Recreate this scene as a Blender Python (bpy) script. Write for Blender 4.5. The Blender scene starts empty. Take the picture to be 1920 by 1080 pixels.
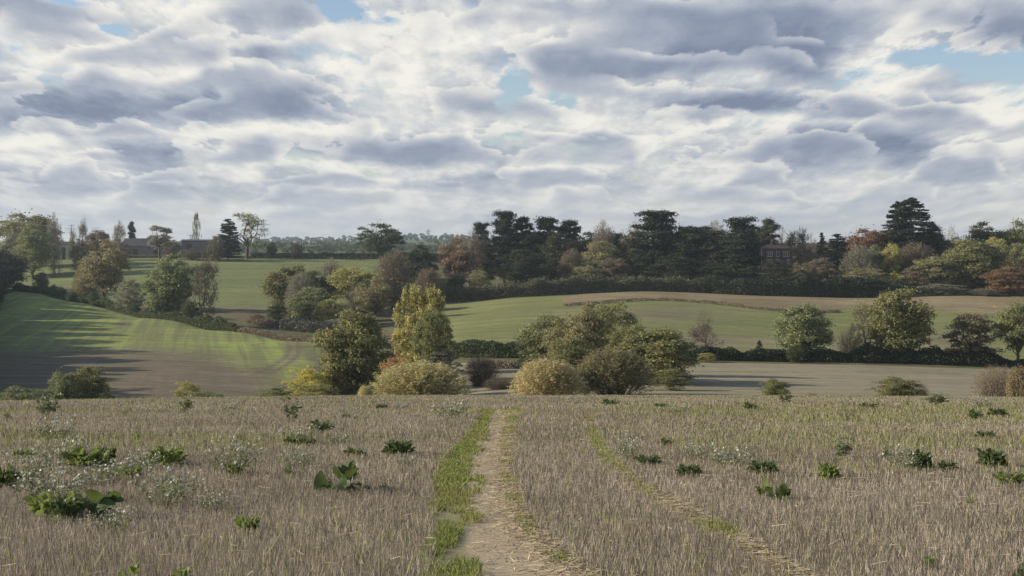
import bpy, math, random
import numpy as np
R = math.radians
F = 2700.0; HY = 470.0; EYE = 1.6
SUN_AZ = -88.0; SUN_EL = 21.0
sc = bpy.context.scene
col = sc.collection
KN = 2.13e-4

# ------------------------------------------------------------------ helpers
def link(o, parent=None):
    col.objects.link(o)
    if parent is not None: o.parent = parent
    return o

def mesh(name, V, Fa, mats=(), smooth=False):
    V = np.asarray(V, dtype=np.float32); Fa = np.asarray(Fa, dtype=np.int32)
    me = bpy.data.meshes.new(name)
    k = Fa.shape[1]; n = len(Fa)
    me.vertices.add(len(V)); me.vertices.foreach_set('co', V.ravel())
    me.loops.add(n * k); me.loops.foreach_set('vertex_index', Fa.ravel())
    me.polygons.add(n); me.polygons.foreach_set('loop_start', np.arange(n, dtype=np.int32) * k)
    if smooth: me.polygons.foreach_set('use_smooth', np.ones(n, dtype=bool))
    for m in mats: me.materials.append(m)
    me.update(calc_edges=True)
    return me

def pymesh(name, V, Fl, mats=()):
    me = bpy.data.meshes.new(name); me.from_pydata([tuple(map(float, v)) for v in V], [], Fl)
    for m in mats: me.materials.append(m)
    me.update(); return me

def tag(o, label=None, cat=None, group=None, kind=None):
    if label: o['label'] = label
    if cat: o['category'] = cat
    if group: o['group'] = group
    if kind: o['kind'] = kind
    return o

# ------------------------------------------------------------------ materials
def nodes(m):
    m.use_nodes = True; nt = m.node_tree; nt.nodes.clear(); return nt
def N(nt, t, **kw):
    n = nt.nodes.new(t)
    for k, v in kw.items():
        if k in n.bl_rna.properties: setattr(n, k, v)
    return n
def noise(nt, vec, scale, detail=4, rough=.55, lac=2.0):
    n = N(nt, 'ShaderNodeTexNoise'); n.inputs['Scale'].default_value = scale
    n.inputs['Detail'].default_value = detail; n.inputs['Roughness'].default_value = rough
    if vec is not None: nt.links.new(vec, n.inputs['Vector'])
    return n
def ramp(nt, fac, stops):
    r = N(nt, 'ShaderNodeValToRGB'); e = r.color_ramp.elements
    while len(e) < len(stops): e.new(0.5)
    for el, (p, c) in zip(e, stops):
        el.position = p; el.color = (c if isinstance(c, tuple) else (c, c, c)) + (1,)
    nt.links.new(fac, r.inputs[0]); return r.outputs[0]
def mixc(nt, f, a, b, mode='MIX'):
    m = N(nt, 'ShaderNodeMix', data_type='RGBA', blend_type=mode)
    for s, v in ((m.inputs[0], f), (m.inputs[6], a), (m.inputs[7], b)):
        if isinstance(v, (int, float)): s.default_value = v
        elif isinstance(v, tuple): s.default_value = v + (1,)
        else: nt.links.new(v, s)
    return m.outputs[2]
def math_(nt, op, a, b=None, c=None, clamp=False):
    m = N(nt, 'ShaderNodeMath', operation=op); m.use_clamp = clamp
    for i, v in enumerate((a, b, c)):
        if v is None: continue
        if isinstance(v, (int, float)): m.inputs[i].default_value = v
        else: nt.links.new(v, m.inputs[i])
    return m.outputs[0]
def vmul(nt, v, s):
    m = N(nt, 'ShaderNodeVectorMath', operation='MULTIPLY'); nt.links.new(v, m.inputs[0]); m.inputs[1].default_value = s
    return m.outputs[0]
def principled(nt, color, rough=.9, spec=.2, bump=None, bumpd=.05, bumps=.6):
    p = N(nt, 'ShaderNodeBsdfPrincipled'); o = N(nt, 'ShaderNodeOutputMaterial')
    if isinstance(color, tuple): p.inputs['Base Color'].default_value = color + (1,)
    else: nt.links.new(color, p.inputs['Base Color'])
    p.inputs['Roughness'].default_value = rough; p.inputs['Specular IOR Level'].default_value = spec
    if bump is not None:
        b = N(nt, 'ShaderNodeBump'); b.inputs['Strength'].default_value = bumps; b.inputs['Distance'].default_value = bumpd
        nt.links.new(bump, b.inputs['Height']); nt.links.new(b.outputs[0], p.inputs['Normal'])
    nt.links.new(p.outputs[0], o.inputs[0]); return p

def mat_leaf(name, c, c2=None, transl=.35, var=.45, big=.35, scale=.35):
    """foliage: per-leaf brightness change, larger patches of a second tint, some light let through"""
    m = bpy.data.materials.new(name); nt = nodes(m)
    if c2 is None: c2 = (c[0] * 1.35, c[1] * 1.1, c[2] * .9)
    g = N(nt, 'ShaderNodeNewGeometry'); tc = N(nt, 'ShaderNodeTexCoord')
    n = noise(nt, tc.outputs['Object'], scale, 3)
    f = ramp(nt, n.outputs[0], [(.38, 0.0), (.62, 1.0)])
    cc = mixc(nt, f, c, c2)
    oi = N(nt, 'ShaderNodeObjectInfo')
    b = math_(nt, 'MULTIPLY_ADD', g.outputs['Random Per Island'], var * 2, 1 - var)
    hs = N(nt, 'ShaderNodeHueSaturation')
    nt.links.new(cc, hs.inputs['Color']); nt.links.new(b, hs.inputs['Value'])
    hs.inputs['Saturation'].default_value = .92
    nt.links.new(math_(nt, 'MULTIPLY_ADD', oi.outputs['Random'], .02, .49), hs.inputs['Hue'])
    d = N(nt, 'ShaderNodeBsdfDiffuse'); t = N(nt, 'ShaderNodeBsdfTranslucent'); mx = N(nt, 'ShaderNodeMixShader')
    nt.links.new(hs.outputs[0], d.inputs[0]); nt.links.new(hs.outputs[0], t.inputs[0]); mx.inputs[0].default_value = transl
    nt.links.new(d.outputs[0], mx.inputs[1]); nt.links.new(t.outputs[0], mx.inputs[2])
    o = N(nt, 'ShaderNodeOutputMaterial'); nt.links.new(mx.outputs[0], o.inputs[0])
    return m

def mat_plain(name, c, rough=.85, var=.3, scale=3.0, spec=.2):
    m = bpy.data.materials.new(name); nt = nodes(m); tc = N(nt, 'ShaderNodeTexCoord')
    n = noise(nt, tc.outputs['Object'], scale, 5)
    cc = ramp(nt, n.outputs[0], [(.3, tuple(v * (1 - var) for v in c)), (.7, tuple(v * (1 + var) for v in c))])
    principled(nt, cc, rough, spec); return m

# ------------------------------------------------------------------ terrain
def near_z(x, y):
    d = np.maximum(y, 0)
    z = -.065 * y - KN * d * d
    t = np.clip((-x - 6) / 27, 0, 1.6); t = t * t * (3 - 2 * np.minimum(t, 1.0))
    z = z - .45 * t * (d / 87) ** 2
    t = np.clip((x - 12) / 20, 0, 1.6); t = t * t * (3 - 2 * np.minimum(t, 1.0))
    z = z - .14 * t * (d / 87) ** 2
    z = z + .035 * np.sin(x * .33 + 1.3) * np.sin(y * .21) * np.clip(1 - d / 120, .2, 1)
    return z

FAR = [(860, 481), (1000, 482), (1500, 480), (2500, 470), (3600, 462), (4700, 453), (5300, 455), (6000, 468)]
FARH = [(860, 481), (1000, 482), (1500, 480), (2500, 469), (3300, 458), (4300, 448), (4700, 447), (5300, 452), (6000, 468)]
COLS = {
 -2600: [(100, 764), (160, 772), (215, 760), (260, 700), (330, 620), (400, 540), (430, 525), (460, 520), (520, 515), (600, 500), (700, 490), (800, 484)] + FAR,
 -150: [(100, 764), (160, 774), (215, 767), (270, 700), (350, 636), (450, 583), (540, 550), (620, 530), (660, 522), (700, 512), (760, 494), (800, 484)] + FAR,
 0: [(100, 764), (160, 775), (215, 768), (270, 700), (350, 640), (450, 590), (540, 563), (620, 543), (650, 543), (700, 520), (760, 495), (800, 484)] + FAR,
 60: [(100, 763), (160, 773), (215, 767), (270, 702), (350, 640), (450, 592), (540, 563), (600, 549), (630, 550), (700, 518), (760, 495), (800, 484)] + FAR,
 150: [(100, 760), (160, 770), (215, 764), (270, 700), (350, 640), (450, 594), (540, 567), (570, 568), (620, 552), (700, 510), (760, 493), (800, 483)] + FAR,
 300: [(100, 756), (160, 768), (220, 760), (270, 701), (350, 641), (400, 617), (450, 597), (480, 602), (530, 592), (600, 556), (700, 505), (800, 483)] + FAR,
 450: [(100, 753), (160, 765), (230, 757), (280, 699), (340, 654), (400, 622), (430, 628), (500, 606), (570, 572), (700, 508), (800, 484)] + FAR,
 600: [(100, 752), (160, 765), (240, 757), (290, 696), (340, 654), (360, 641), (400, 650), (480, 620), (560, 582), (700, 510), (800, 485)] + FAR,
 750: [(100, 752), (160, 765), (240, 760), (290, 722), (340, 685), (400, 650), (450, 625), (530, 585), (600, 552), (700, 510), (800, 486)] + FARH,
 850: [(100, 752), (160, 764), (200, 758), (250, 722), (300, 691), (330, 672), (345, 663), (450, 606), (540, 577), (565, 566), (620, 545), (700, 515), (800, 489)] + FARH,
 960: [(100, 751), (150, 760), (195, 750), (250, 715), (300, 690), (322, 674), (340, 664), (450, 597), (530, 567), (550, 560), (620, 538), (700, 512), (800, 490)] + FARH,
 1200: [(100, 750), (150, 758), (192, 748), (250, 712), (300, 690), (322, 675), (340, 665), (450, 592), (520, 561), (556, 547), (580, 545), (640, 528), (700, 510), (850, 485)] + FAR[1:],
 1400: [(100, 751), (150, 758), (192, 748), (250, 713), (300, 690), (322, 678), (340, 668), (450, 605), (520, 568), (556, 556), (580, 550), (640, 512), (700, 500), (850, 480)] + FAR[1:],
 1600: [(100, 752), (150, 760), (192, 750), (250, 715), (300, 691), (322, 682), (340, 672), (450, 615), (510, 583), (556, 561), (580, 556), (640, 520), (700, 500), (850, 478)] + FAR[1:],
 1800: [(100, 754), (150, 762), (192, 752), (250, 718), (300, 698), (322, 688), (340, 676), (450, 616), (510, 583), (556, 558), (580, 552), (640, 520), (700, 495), (850, 470)] + FAR[1:],
 2000: [(100, 756), (150, 764), (192, 756), (250, 722), (300, 702), (322, 692), (340, 680), (450, 618), (510, 588), (556, 562), (580, 552), (640, 520), (700, 490), (850, 465)] + FAR[1:],
 4500: [(100, 756), (150, 764), (192, 756), (250, 722), (300, 702), (322, 692), (340, 680), (450, 618), (510, 588), (556, 562), (580, 552), (640, 520), (700, 490), (850, 465)] + FAR[1:],
}
PX = np.unique(np.concatenate([np.linspace(-2600, -300, 24), np.arange(-300, 2221, 6.0), np.linspace(2220, 4500, 24)]))
DD = np.unique(np.concatenate([np.arange(100, 200, 2.5), np.arange(200, 460, 1.0), np.arange(460, 620, 1.25), np.arange(620, 900, 5), np.geomspace(900, 6000, 60)]))
_ck = sorted(COLS); _prof = np.array([np.interp(DD, [p[0] for p in COLS[k]], [-(p[1] - HY) / F * p[0] + EYE for p in COLS[k]]) for k in _ck])
def _blur(a, n, ax):
    k = np.hanning(n * 2 + 3)[1:-1]; k /= k.sum()
    ap = np.pad(a, [(n, n) if i == ax else (0, 0) for i in range(2)], mode='edge')
    return np.apply_along_axis(lambda v: np.convolve(v, k, 'valid'), ax, ap)
def _colinterp():
    Z = np.zeros((len(PX), len(DD)))
    for j in range(len(DD)): Z[:, j] = np.interp(PX, _ck, _prof[:, j])
    return Z
ZG = _blur(_blur(_colinterp(), 9, 0), 6, 1)
ZG[:, 0] = np.interp(PX, _ck, _prof[:, 0])
def H(px, d):
    """ground height at image column px and depth d"""
    px = np.asarray(px, float); d = np.asarray(d, float)
    x = (px - 960) / F * d
    i = np.clip(np.searchsorted(PX, px) - 1, 0, len(PX) - 2); j = np.clip(np.searchsorted(DD, d) - 1, 0, len(DD) - 2)
    a = np.clip((px - PX[i]) / (PX[i + 1] - PX[i]), 0, 1); b = np.clip((d - DD[j]) / (DD[j + 1] - DD[j]), 0, 1)
    z = (ZG[i, j] * (1 - a) + ZG[i + 1, j] * a) * (1 - b) + (ZG[i, j + 1] * (1 - a) + ZG[i + 1, j + 1] * a) * b
    return np.where(d < 100, near_z(x, d), z)
def HX(x, y): return H(960 + F * np.asarray(x) / np.maximum(y, .1), y)
def near_d(py):
    """depth at which the near field shows at image row py"""
    s = (py - HY) / F
    b = s - .065; q = max(b * b - 4 * KN * EYE, 0)
    return (b - math.sqrt(q)) / (2 * KN)
def inpoly(px, py, poly):
    r = np.zeros(np.shape(px), bool); n = len(poly)
    for i in range(n):
        (x1, y1), (x2, y2) = poly[i], poly[(i + 1) % n]
        c = ((y1 > py) != (y2 > py)) & (px < (x2 - x1) * (py - y1) / ((y2 - y1) or 1e-9) + x1)
        r ^= c
    return r

# field materials ----------------------------------------------------
def mat_field(name, a, b, stripe=None, sangle=0., swidth=3., sfac=.5, c=None, cscale=.02, bumpd=.05):
    m = bpy.data.materials.new(name); nt = nodes(m)
    g = N(nt, 'ShaderNodeNewGeometry'); pos = g.outputs['Position']
    n1 = noise(nt, pos, cscale, 6, .6); n2 = noise(nt, pos, .6, 6, .7); n3 = noise(nt, pos, 4., 3, .7)
    f = math_(nt, 'ADD', math_(nt, 'MULTIPLY', n1.outputs[0], .7), math_(nt, 'MULTIPLY', n2.outputs[0], .3))
    cc = mixc(nt, ramp(nt, f, [(.40, 0.0), (.60, 1.0)]), a, b)
    if c is not None:
        at = N(nt, 'ShaderNodeAttribute'); at.attribute_name = 'tint'
        fac = math_(nt, 'ADD', at.outputs['Fac'], math_(nt, 'MULTIPLY_ADD', n2.outputs[0], .8, -.4))
        st = None
        cc = mixc(nt, math_(nt, 'MULTIPLY', fac, 1, clamp=True), cc, c)
    if stripe is not None:
        mp = N(nt, 'ShaderNodeMapping'); mp.inputs['Rotation'].default_value = (0, 0, sangle)
        nt.links.new(pos, mp.inputs['Vector'])
        v = vmul(nt, mp.outputs[0], (1 / swidth, 1 / 120., 0))
        s = noise(nt, v, 1.0, 4, .75)
        v2 = vmul(nt, mp.outputs[0], (1 / (swidth * 3.3), 1 / 200., 0)); s2 = noise(nt, v2, 1.0, 2, .5)
        sf = math_(nt, 'ADD', math_(nt, 'MULTIPLY', s.outputs[0], .6), math_(nt, 'MULTIPLY', s2.outputs[0], .4))
        cc = mixc(nt, math_(nt, 'MULTIPLY', ramp(nt, sf, [(.44, 0.0), (.56, 1.0)]), sfac), cc, stripe)
    hs = N(nt, 'ShaderNodeHueSaturation'); nt.links.new(cc, hs.inputs['Color'])
    n4 = noise(nt, vmul(nt, pos, (.035, .22, .1)), 1., 5, .65); n5 = noise(nt, pos, .35, 5, .7)
    val = math_(nt, 'ADD', math_(nt, 'MULTIPLY', n3.outputs[0], .35), math_(nt, 'ADD', math_(nt, 'MULTIPLY', n4.outputs[0], 1.15), math_(nt, 'MULTIPLY', n5.outputs[0], .85)))
    nt.links.new(math_(nt, 'ADD', math_(nt, 'MULTIPLY', val, 1.1), -.2), hs.inputs['Value'])
    principled(nt, hs.outputs[0], .95, .1, n5.outputs[0], bumpd * 4, .6)
    return m

M = {}
M['ground'] = mat_field('rough_grass', (.10, .11, .045), (.16, .13, .075), cscale=.03)
M['hill'] = mat_field('drilled_soil', (.155, .122, .086), (.185, .148, .10), stripe=(.14, .13, .075), sangle=R(-12), swidth=1.7, sfac=.62, c=(.27, .335, .075), cscale=.02)
M['green'] = mat_field('winter_wheat', (.185, .205, .07), (.215, .225, .085), stripe=(.15, .155, .06), sangle=R(-86), swidth=4., sfac=.75, c=(.215, .17, .12), cscale=.014)
M['upper'] = mat_field('pasture', (.16, .185, .065), (.20, .21, .08), stripe=(.12, .15, .065), sangle=R(75), swidth=6., sfac=.6, c=(.21, .16, .11), cscale=.015)
M['valley'] = mat_field('pale_stubble', (.255, .215, .15), (.215, .205, .12), stripe=(.30, .25, .17), sangle=R(-80), swidth=2.5, sfac=.4, cscale=.03)
M['tan'] = mat_field('dry_grass', (.255, .205, .115), (.185, .145, .08), stripe=(.30, .245, .14), sangle=R(-86), swidth=4., sfac=.4, cscale=.03)
M['soil'] = mat_field('stubble_soil', (.185, .15, .115), (.22, .18, .13), c=None, cscale=.15, bumpd=.02)
M['far'] = mat_field('far_land', (.11, .13, .06), (.10, .10, .055), cscale=.004)

def polyline_y(pts, px): return np.interp(px, [p[0] for p in pts], [p[1] for p in pts])
TAN_TOP = [(1050, 566), (1070, 559), (1100, 553), (1250, 547), (1350, 551), (1440, 558), (1560, 561), (1700, 557), (1750, 553), (1830, 556), (1920, 561), (2300, 566)]
TAN_LOW = [(1050, 574), (1130, 567), (1180, 564), (1250, 563), (1350, 570), (1430, 580), (1500, 586), (1575, 585), (1590, 572), (1700, 572), (1725, 582), (1860, 588), (1950, 590), (2300, 590)]

def build_terrain():
    nP, nD = len(PX), len(DD)
    gx = ((PX[:, None] - 960) / F) * DD[None, :]; gy = np.broadcast_to(DD[None, :], gx.shape)
    rng = np.random.default_rng(4)
    Z = ZG.copy()
    Z += .12 * np.sin(gx * .11 + 1) * np.sin(gy * .09) * (gy < 900)
    V = np.stack([gx, gy, Z], -1).reshape(-1, 3)
    idx = np.arange(nP * nD).reshape(nP, nD)
    Fq = np.stack([idx[:-1, :-1], idx[1:, :-1], idx[1:, 1:], idx[:-1, 1:]], -1).reshape(-1, 4)
    pc = np.broadcast_to(((PX[:-1] + PX[1:]) / 2)[:, None], (nP - 1, nD - 1)).reshape(-1)
    dc = np.broadcast_to(((DD[:-1] + DD[1:]) / 2)[None, :], (nP - 1, nD - 1)).reshape(-1)
    zc = V[Fq].mean(1)[:, 2]; yc = HY - (zc - EYE) / dc * F
    zone = np.zeros(len(Fq), int)                                    # 0 rough ground
    ridge = np.interp(pc, [-150, 0, 60, 150, 300, 450, 600, 640], [670, 628, 606, 546, 455, 405, 365, 355])
    zone[(pc < 640) & (dc > 190) & (dc < ridge)] = 1                 # drilled hill
    zone[(pc < 780) & (dc > np.interp(pc, [0, 150, 300, 450, 600, 780], [690, 600, 545, 550, 560, 640])) & (dc < 805)] = 2
    zone[(pc > 840) & (dc > 170) & (dc < 316)] = 3                   # valley stubble
    zone[(pc > 815) & (dc > 334) & (dc < 552)] = 4                   # green field
    t = (pc > 1055) & (dc > 440) & (dc < 590) & (yc < polyline_y(TAN_LOW, pc)) & (yc > polyline_y(TAN_TOP, pc) - 3)
    zone[t] = 5
    zone[dc > 860] = 6
    # crop vigour / bare soil patches on the fields
    pv = np.broadcast_to(PX[:, None], (nP, nD)).reshape(-1); dv = np.broadcast_to(DD[None, :], (nP, nD)).reshape(-1)
    yv = HY - (V[:, 2] - EYE) / dv * F
    def g(cx, cy, sx, sy, a=1.): return a * np.exp(-((pv - cx) / sx) ** 2 - ((yv - cy) / sy) ** 2)
    tint1 = .78 * np.clip((668 - yv) / 26, 0, 1) + g(470, 672, 90, 26, .55) + g(550, 700, 75, 45, .5) + g(100, 560, 120, 12, .4)
    tint1 -= g(400, 632, 120, 8, .3) + g(250, 615, 90, 8, .3) + g(560, 650, 50, 6, .4) + g(420, 700, 80, 30, .2)
    # tramlines on the drilled hill, curving round the foot of the slope
    wx = V[:, 0]; wy = V[:, 1]
    tl = np.zeros_like(pv)
    for cx, cw in ((-44., 0.9), (-46.2, .9), (-53, .9), (-55.2, .9)):
        path = cx + 7 * np.sin((wy - 255) / 45.) - (wy - 300) * .10
        tl = np.maximum(tl, np.exp(-((wx - path) / .7) ** 2))
    tint1 -= .7 * tl * (pv > 380)
    tint2 = g(440, 588, 90, 14, 1.) + g(150, 545, 60, 16, .5) + g(560, 520, 120, 10, .25)
    tint4 = g(1210, 590, 170, 14, .9) + g(1330, 640, 110, 16, .9) + g(1000, 640, 120, 12, .5) + g(1760, 640, 120, 16, .95) + g(1560, 640, 90, 12, .6)
    spec = [('ground', 'ground', 'ground', None), ('ploughed_field', 'field_1', 'hill', tint1), ('pasture_field', 'field_2', 'upper', tint2),
            ('stubble_field', 'field_3', 'valley', None), ('wheat_field', 'field_4', 'green', tint4), ('dry_grass_field', 'field_5', 'tan', None), ('far_hills', 'hills', 'far', None)]
    LB = ['rough grass along the hedges and the valley bottom', 'drilled brown and green field on the hillside on the left', 'pale green pasture below the hilltop houses',
          'flat pale stubble field in front of the long hedge', 'green field with brown patches rising to the wood', 'tan dry grass strip along the top of the green field', 'hazy far hills on the skyline']
    for zi, (nm, _, mk, tint) in enumerate(spec):
        sel = Fq[zone == zi]
        u, inv = np.unique(sel, return_inverse=True)
        me = mesh(nm, V[u], inv.reshape(-1, 4), [M[mk]], True)
        if tint is not None:
            a = me.attributes.new('tint', 'FLOAT', 'POINT'); a.data.foreach_set('value', tint[u].astype(np.float32))
        o = link(bpy.data.objects.new(nm, me)); tag(o, LB[zi], None, None, 'structure')
build_terrain()

# path outlines in the near field (traced edges -> ground depth)
def edge(pts):
    """[(px, py)] -> x as a function of depth"""
    p = sorted((near_d(py), (px - 960) / F * near_d(py)) for px, py in pts)
    d = np.array([q[0] for q in p]); x = np.array([q[1] for q in p])
    return lambda y: np.interp(y, d, x)
P_L = edge([(808, 1120), (812, 1080), (818, 1000), (816, 940), (815, 900), (830, 870), (845, 850), (870, 825), (893, 800), (905, 770)])
P_DL = edge([(884, 1120), (880, 1080), (872, 1000), (875, 950), (885, 900), (889, 850), (906, 800), (920, 770)])
P_DR = edge([(1085, 1120), (1062, 1080), (1040, 1050), (995, 1000), (960, 950), (945, 900), (943, 850), (950, 800), (955, 770)])
P_R = edge([(1140, 1120), (1100, 1080), (1065, 1050), (1010, 1000), (978, 950), (962, 900), (958, 850), (970, 800), (981, 770)])
T_L = edge([(1500, 1120), (1440, 1080), (1385, 1040), (1318, 1000), (1232, 950), (1165, 900), (1125, 860), (1105, 830), (1093, 785)])
T_R = edge([(1565, 1120), (1505, 1080), (1440, 1040), (1375, 1000), (1290, 950), (1200, 900), (1160, 860), (1130, 830), (1108, 785)])
D_END = near_d(768); T_END = near_d(785)

def build_near():
    xs = np.unique(np.concatenate([np.linspace(-140, -45, 20), np.arange(-45, 45.01, .5), np.linspace(45, 140, 20)]))
    ys = np.concatenate([np.linspace(-60, 0, 20), np.arange(1, 60, .5), np.arange(60, 113, 1.)])
    X, Y = np.meshgrid(xs, ys, indexing='ij')
    Z = near_z(X, Y)
    # sink the far edge into the valley sheet
    Z = Z - np.clip((Y - 95) / 17, 0, 1) ** 2 * .9
    idx = np.arange(X.size).reshape(X.shape)
    Fq = np.stack([idx[:-1, :-1], idx[1:, :-1], idx[1:, 1:], idx[:-1, 1:]], -1).reshape(-1, 4)
    o = link(bpy.data.objects.new('field', mesh('field', np.stack([X, Y, Z], -1).reshape(-1, 3), Fq, [M['soil']], True)))
    tag(o, 'brown soil of the near stubble field', None, None, 'structure')
build_near()

def mat_path():
    m = bpy.data.materials.new('trodden_earth'); nt = nodes(m); g = N(nt, 'ShaderNodeNewGeometry'); pos = g.outputs['Position']
    n1 = noise(nt, pos, 1.3, 6, .65); n2 = noise(nt, vmul(nt, pos, (9, 22, 9)), 1., 6, .7); n3 = noise(nt, pos, 45, 3, .7)
    base = mixc(nt, ramp(nt, n1.outputs[0], [(.35, 0.0), (.65, 1.0)]), (.43, .345, .225), (.51, .42, .285))
    base = mixc(nt, ramp(nt, n2.outputs[0], [(.50, 0.0), (.62, .75)]), base, (.22, .17, .11))
    base = mixc(nt, ramp(nt, n3.outputs[0], [(.58, 0.0), (.68, .6)]), base, (.55, .47, .34))
    at = N(nt, 'ShaderNodeAttribute'); at.attribute_name = 'tint'
    fac = math_(nt, 'ADD', at.outputs['Fac'], math_(nt, 'MULTIPLY_ADD', n1.outputs[0], 1.6, -.8), clamp=True)
    base = mixc(nt, math_(nt, 'MULTIPLY', fac, .55), base, (.17, .19, .075))
    principled(nt, base, .95, .1, n2.outputs[0], .03, .8); return m
def strip(name, fl, fr, d0, d1, mat, label, lift=.006, tintf=None, nx=13):
    ys = np.arange(d0, d1, .12); t = np.linspace(0, 1, nx)
    X = fl(ys)[:, None] * (1 - t) + fr(ys)[:, None] * t; Y = np.broadcast_to(ys[:, None], X.shape)
    rng = np.random.default_rng(3)
    wob = .03 * np.sin(Y * 7 + 2 * np.sin(Y * 2.3)) + .02 * np.sin(Y * 17)
    X = X + wob * (np.abs(t - .5) * 2)[None, :]
    Z = near_z(X, Y) + lift
    idx = np.arange(X.size).reshape(X.shape)
    Fq = np.stack([idx[:-1, :-1], idx[:-1, 1:], idx[1:, 1:], idx[1:, :-1]], -1).reshape(-1, 4)
    me = mesh(name, np.stack([X, Y, Z], -1).reshape(-1, 3), Fq, [mat], True)
    a = me.attributes.new('tint', 'FLOAT', 'POINT'); a.data.foreach_set('value', tintf(X, Y).astype(np.float32).ravel())
    o = link(bpy.data.objects.new(name, me)); tag(o, label, None, None, 'structure'); return o
MP = mat_path()
def tint_path(X, Y):
    l = np.clip((P_DL(Y) - X) / .10 + .5, 0, 1.6); r = np.clip((X - P_DR(Y)) / .2, 0, 1) * .6
    far = np.clip((Y - 24) / 14, 0, 1) * .35 * np.clip((np.abs(X - (P_DL(Y) + P_DR(Y)) / 2) - .12) / .2, 0, 1)
    return l + r + far
strip('path', P_L, P_R, 7.5, D_END, MP, 'trodden dirt footpath between grass and straw', tintf=tint_path, nx=17)
strip('track', T_L, T_R, 7.5, T_END, MP, 'narrow straw-strewn wheel track right of the path', tintf=lambda X, Y: .25 + .5 * np.clip((Y - 17) / 8, 0, 1) + .2 * np.sin(Y * 1.7), nx=7)

# ------------------------------------------------------------------ stubble, grass, straw
def smooth_noise(x, y, s, seed):
    r = np.random.default_rng(seed); G = r.random((97, 97))
    u = (x / s) % 96; v = (y / s) % 96; i = u.astype(int); j = v.astype(int); a = u - i; b = v - j
    a = a * a * (3 - 2 * a); b = b * b * (3 - 2 * b)
    return (G[i, j] * (1 - a) + G[i + 1, j] * a) * (1 - b) + (G[i, j + 1] * (1 - a) + G[i + 1, j + 1] * a) * b
def scatter(rng, d0, d1, dens, margin=5.0, k=.40):
    area = k * 2 * (d1 * d1 - d0 * d0) / 2 + 2 * margin * (d1 - d0); n = int(area * dens)
    y = np.sqrt(rng.random(n) * (d1 * d1 - d0 * d0) + d0 * d0); x = (rng.random(n) * 2 - 1) * (k * y + margin)
    return x, y
def blades(x, y, h, w, lean, rng, lift=0., base=None, bend=0.):
    """one narrow triangle or bent pair per stem"""
    n = len(x); z = near_z(x, y) + lift
    a = rng.random(n) * math.pi; c, s = np.cos(a) * w / 2, np.sin(a) * w / 2
    la = rng.random(n) * 2 * math.pi; l = lean * rng.random(n)
    tx = x + np.cos(la) * l * h; ty = y + np.sin(la) * l * h
    top = .45
    V = np.stack([np.stack([x - c, y - s, z - .01], -1), np.stack([x + c, y + s, z - .01], -1),
                  np.stack([tx + c * top, ty + s * top, z + h], -1), np.stack([tx - c * top, ty - s * top, z + h], -1)], 1)
    return V.reshape(-1, 3), np.arange(4 * n).reshape(-1, 4)
def on_path(x, y, grow=0.):
    a = (y < D_END + grow * 8) & (x > P_L(y) - grow) & (x < P_R(y) + grow)
    b = (y < T_END) & (x > T_L(y) + .02) & (x < T_R(y) - .02)
    return a, b
def mat_blade(name, ca, cb, cd, transl, rand=.5):
    m = bpy.data.materials.new(name); nt = nodes(m); g = N(nt, 'ShaderNodeNewGeometry')
    n = noise(nt, g.outputs['Position'], .25, 4, .6)
    c = mixc(nt, ramp(nt, g.outputs['Random Per Island'], [(0.0, 0.0), (1.0, 1.0)]), ca, cb)
    c = mixc(nt, ramp(nt, n.outputs[0], [(.45, 0.0), (.62, .7)]), c, cd)
    hs = N(nt, 'ShaderNodeHueSaturation'); nt.links.new(c, hs.inputs['Color'])
    r2 = math_(nt, 'FRACT', math_(nt, 'MULTIPLY', g.outputs['Random Per Island'], 37.7))
    nt.links.new(math_(nt, 'MULTIPLY_ADD', r2, rand * 2, 1 - rand), hs.inputs['Value'])
    d = N(nt, 'ShaderNodeBsdfDiffuse'); t = N(nt, 'ShaderNodeBsdfTranslucent'); mx = N(nt, 'ShaderNodeMixShader')
    nt.links.new(hs.outputs[0], d.inputs[0]); nt.links.new(hs.outputs[0], t.inputs[0]); mx.inputs[0].default_value = transl
    nt.links.new(d.outputs[0], mx.inputs[1]); nt.links.new(t.outputs[0], mx.inputs[2])
    o = N(nt, 'ShaderNodeOutputMaterial'); nt.links.new(mx.outputs[0], o.inputs[0]); return m
M['stalk'] = mat_blade('dry_stalk', (.31, .266, .205), (.44, .385, .295), (.27, .24, .18), .25, .6)
M['blade'] = mat_blade('green_blade', (.18, .22, .07), (.34, .36, .12), (.33, .29, .13), .4, .7)
M['straw'] = mat_blade('loose_straw', (.62, .53, .37), (.48, .39, .25), (.55, .45, .30), .2)

def build_stubble():
    rng = np.random.default_rng(11); Vs = []
    for d0, d1, dens, w, hh in ((8, 16, 1300, .0050, .086), (16, 26, 980, .0068, .094), (26, 42, 560, .0105, .11), (42, 64, 300, .016, .12), (64, 100, 150, .027, .125)):
        x, y = scatter(rng, d0, d1, dens)
        p, t = on_path(x, y)
        edge_thin = smooth_noise(x + 200, y, 1.3, 5)
        keep = ~p & ~(t & (rng.random(len(x)) > .07)) & (rng.random(len(x)) < .62 + .5 * edge_thin)
        x, y = x[keep], y[keep]
        h = hh * (.55 + .55 * rng.random(len(x))) * (.8 + .4 * smooth_noise(x + 100, y, 2.3, 8))
        h *= 1 + .5 * (rng.random(len(x)) > .992)
        v, _ = blades(x, y, h, w * (.7 + .6 * rng.random(len(x))), .55, rng); Vs.append(v)
    V = np.concatenate(Vs); n = len(V) // 4
    o = link(bpy.data.objects.new('stubble', mesh('stubble', V, np.arange(4 * n).reshape(-1, 4), [M['stalk']])))
    tag(o, 'grey-brown upright stubble stalks covering the near field', 'stubble', None, 'stuff')
build_stubble()

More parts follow.
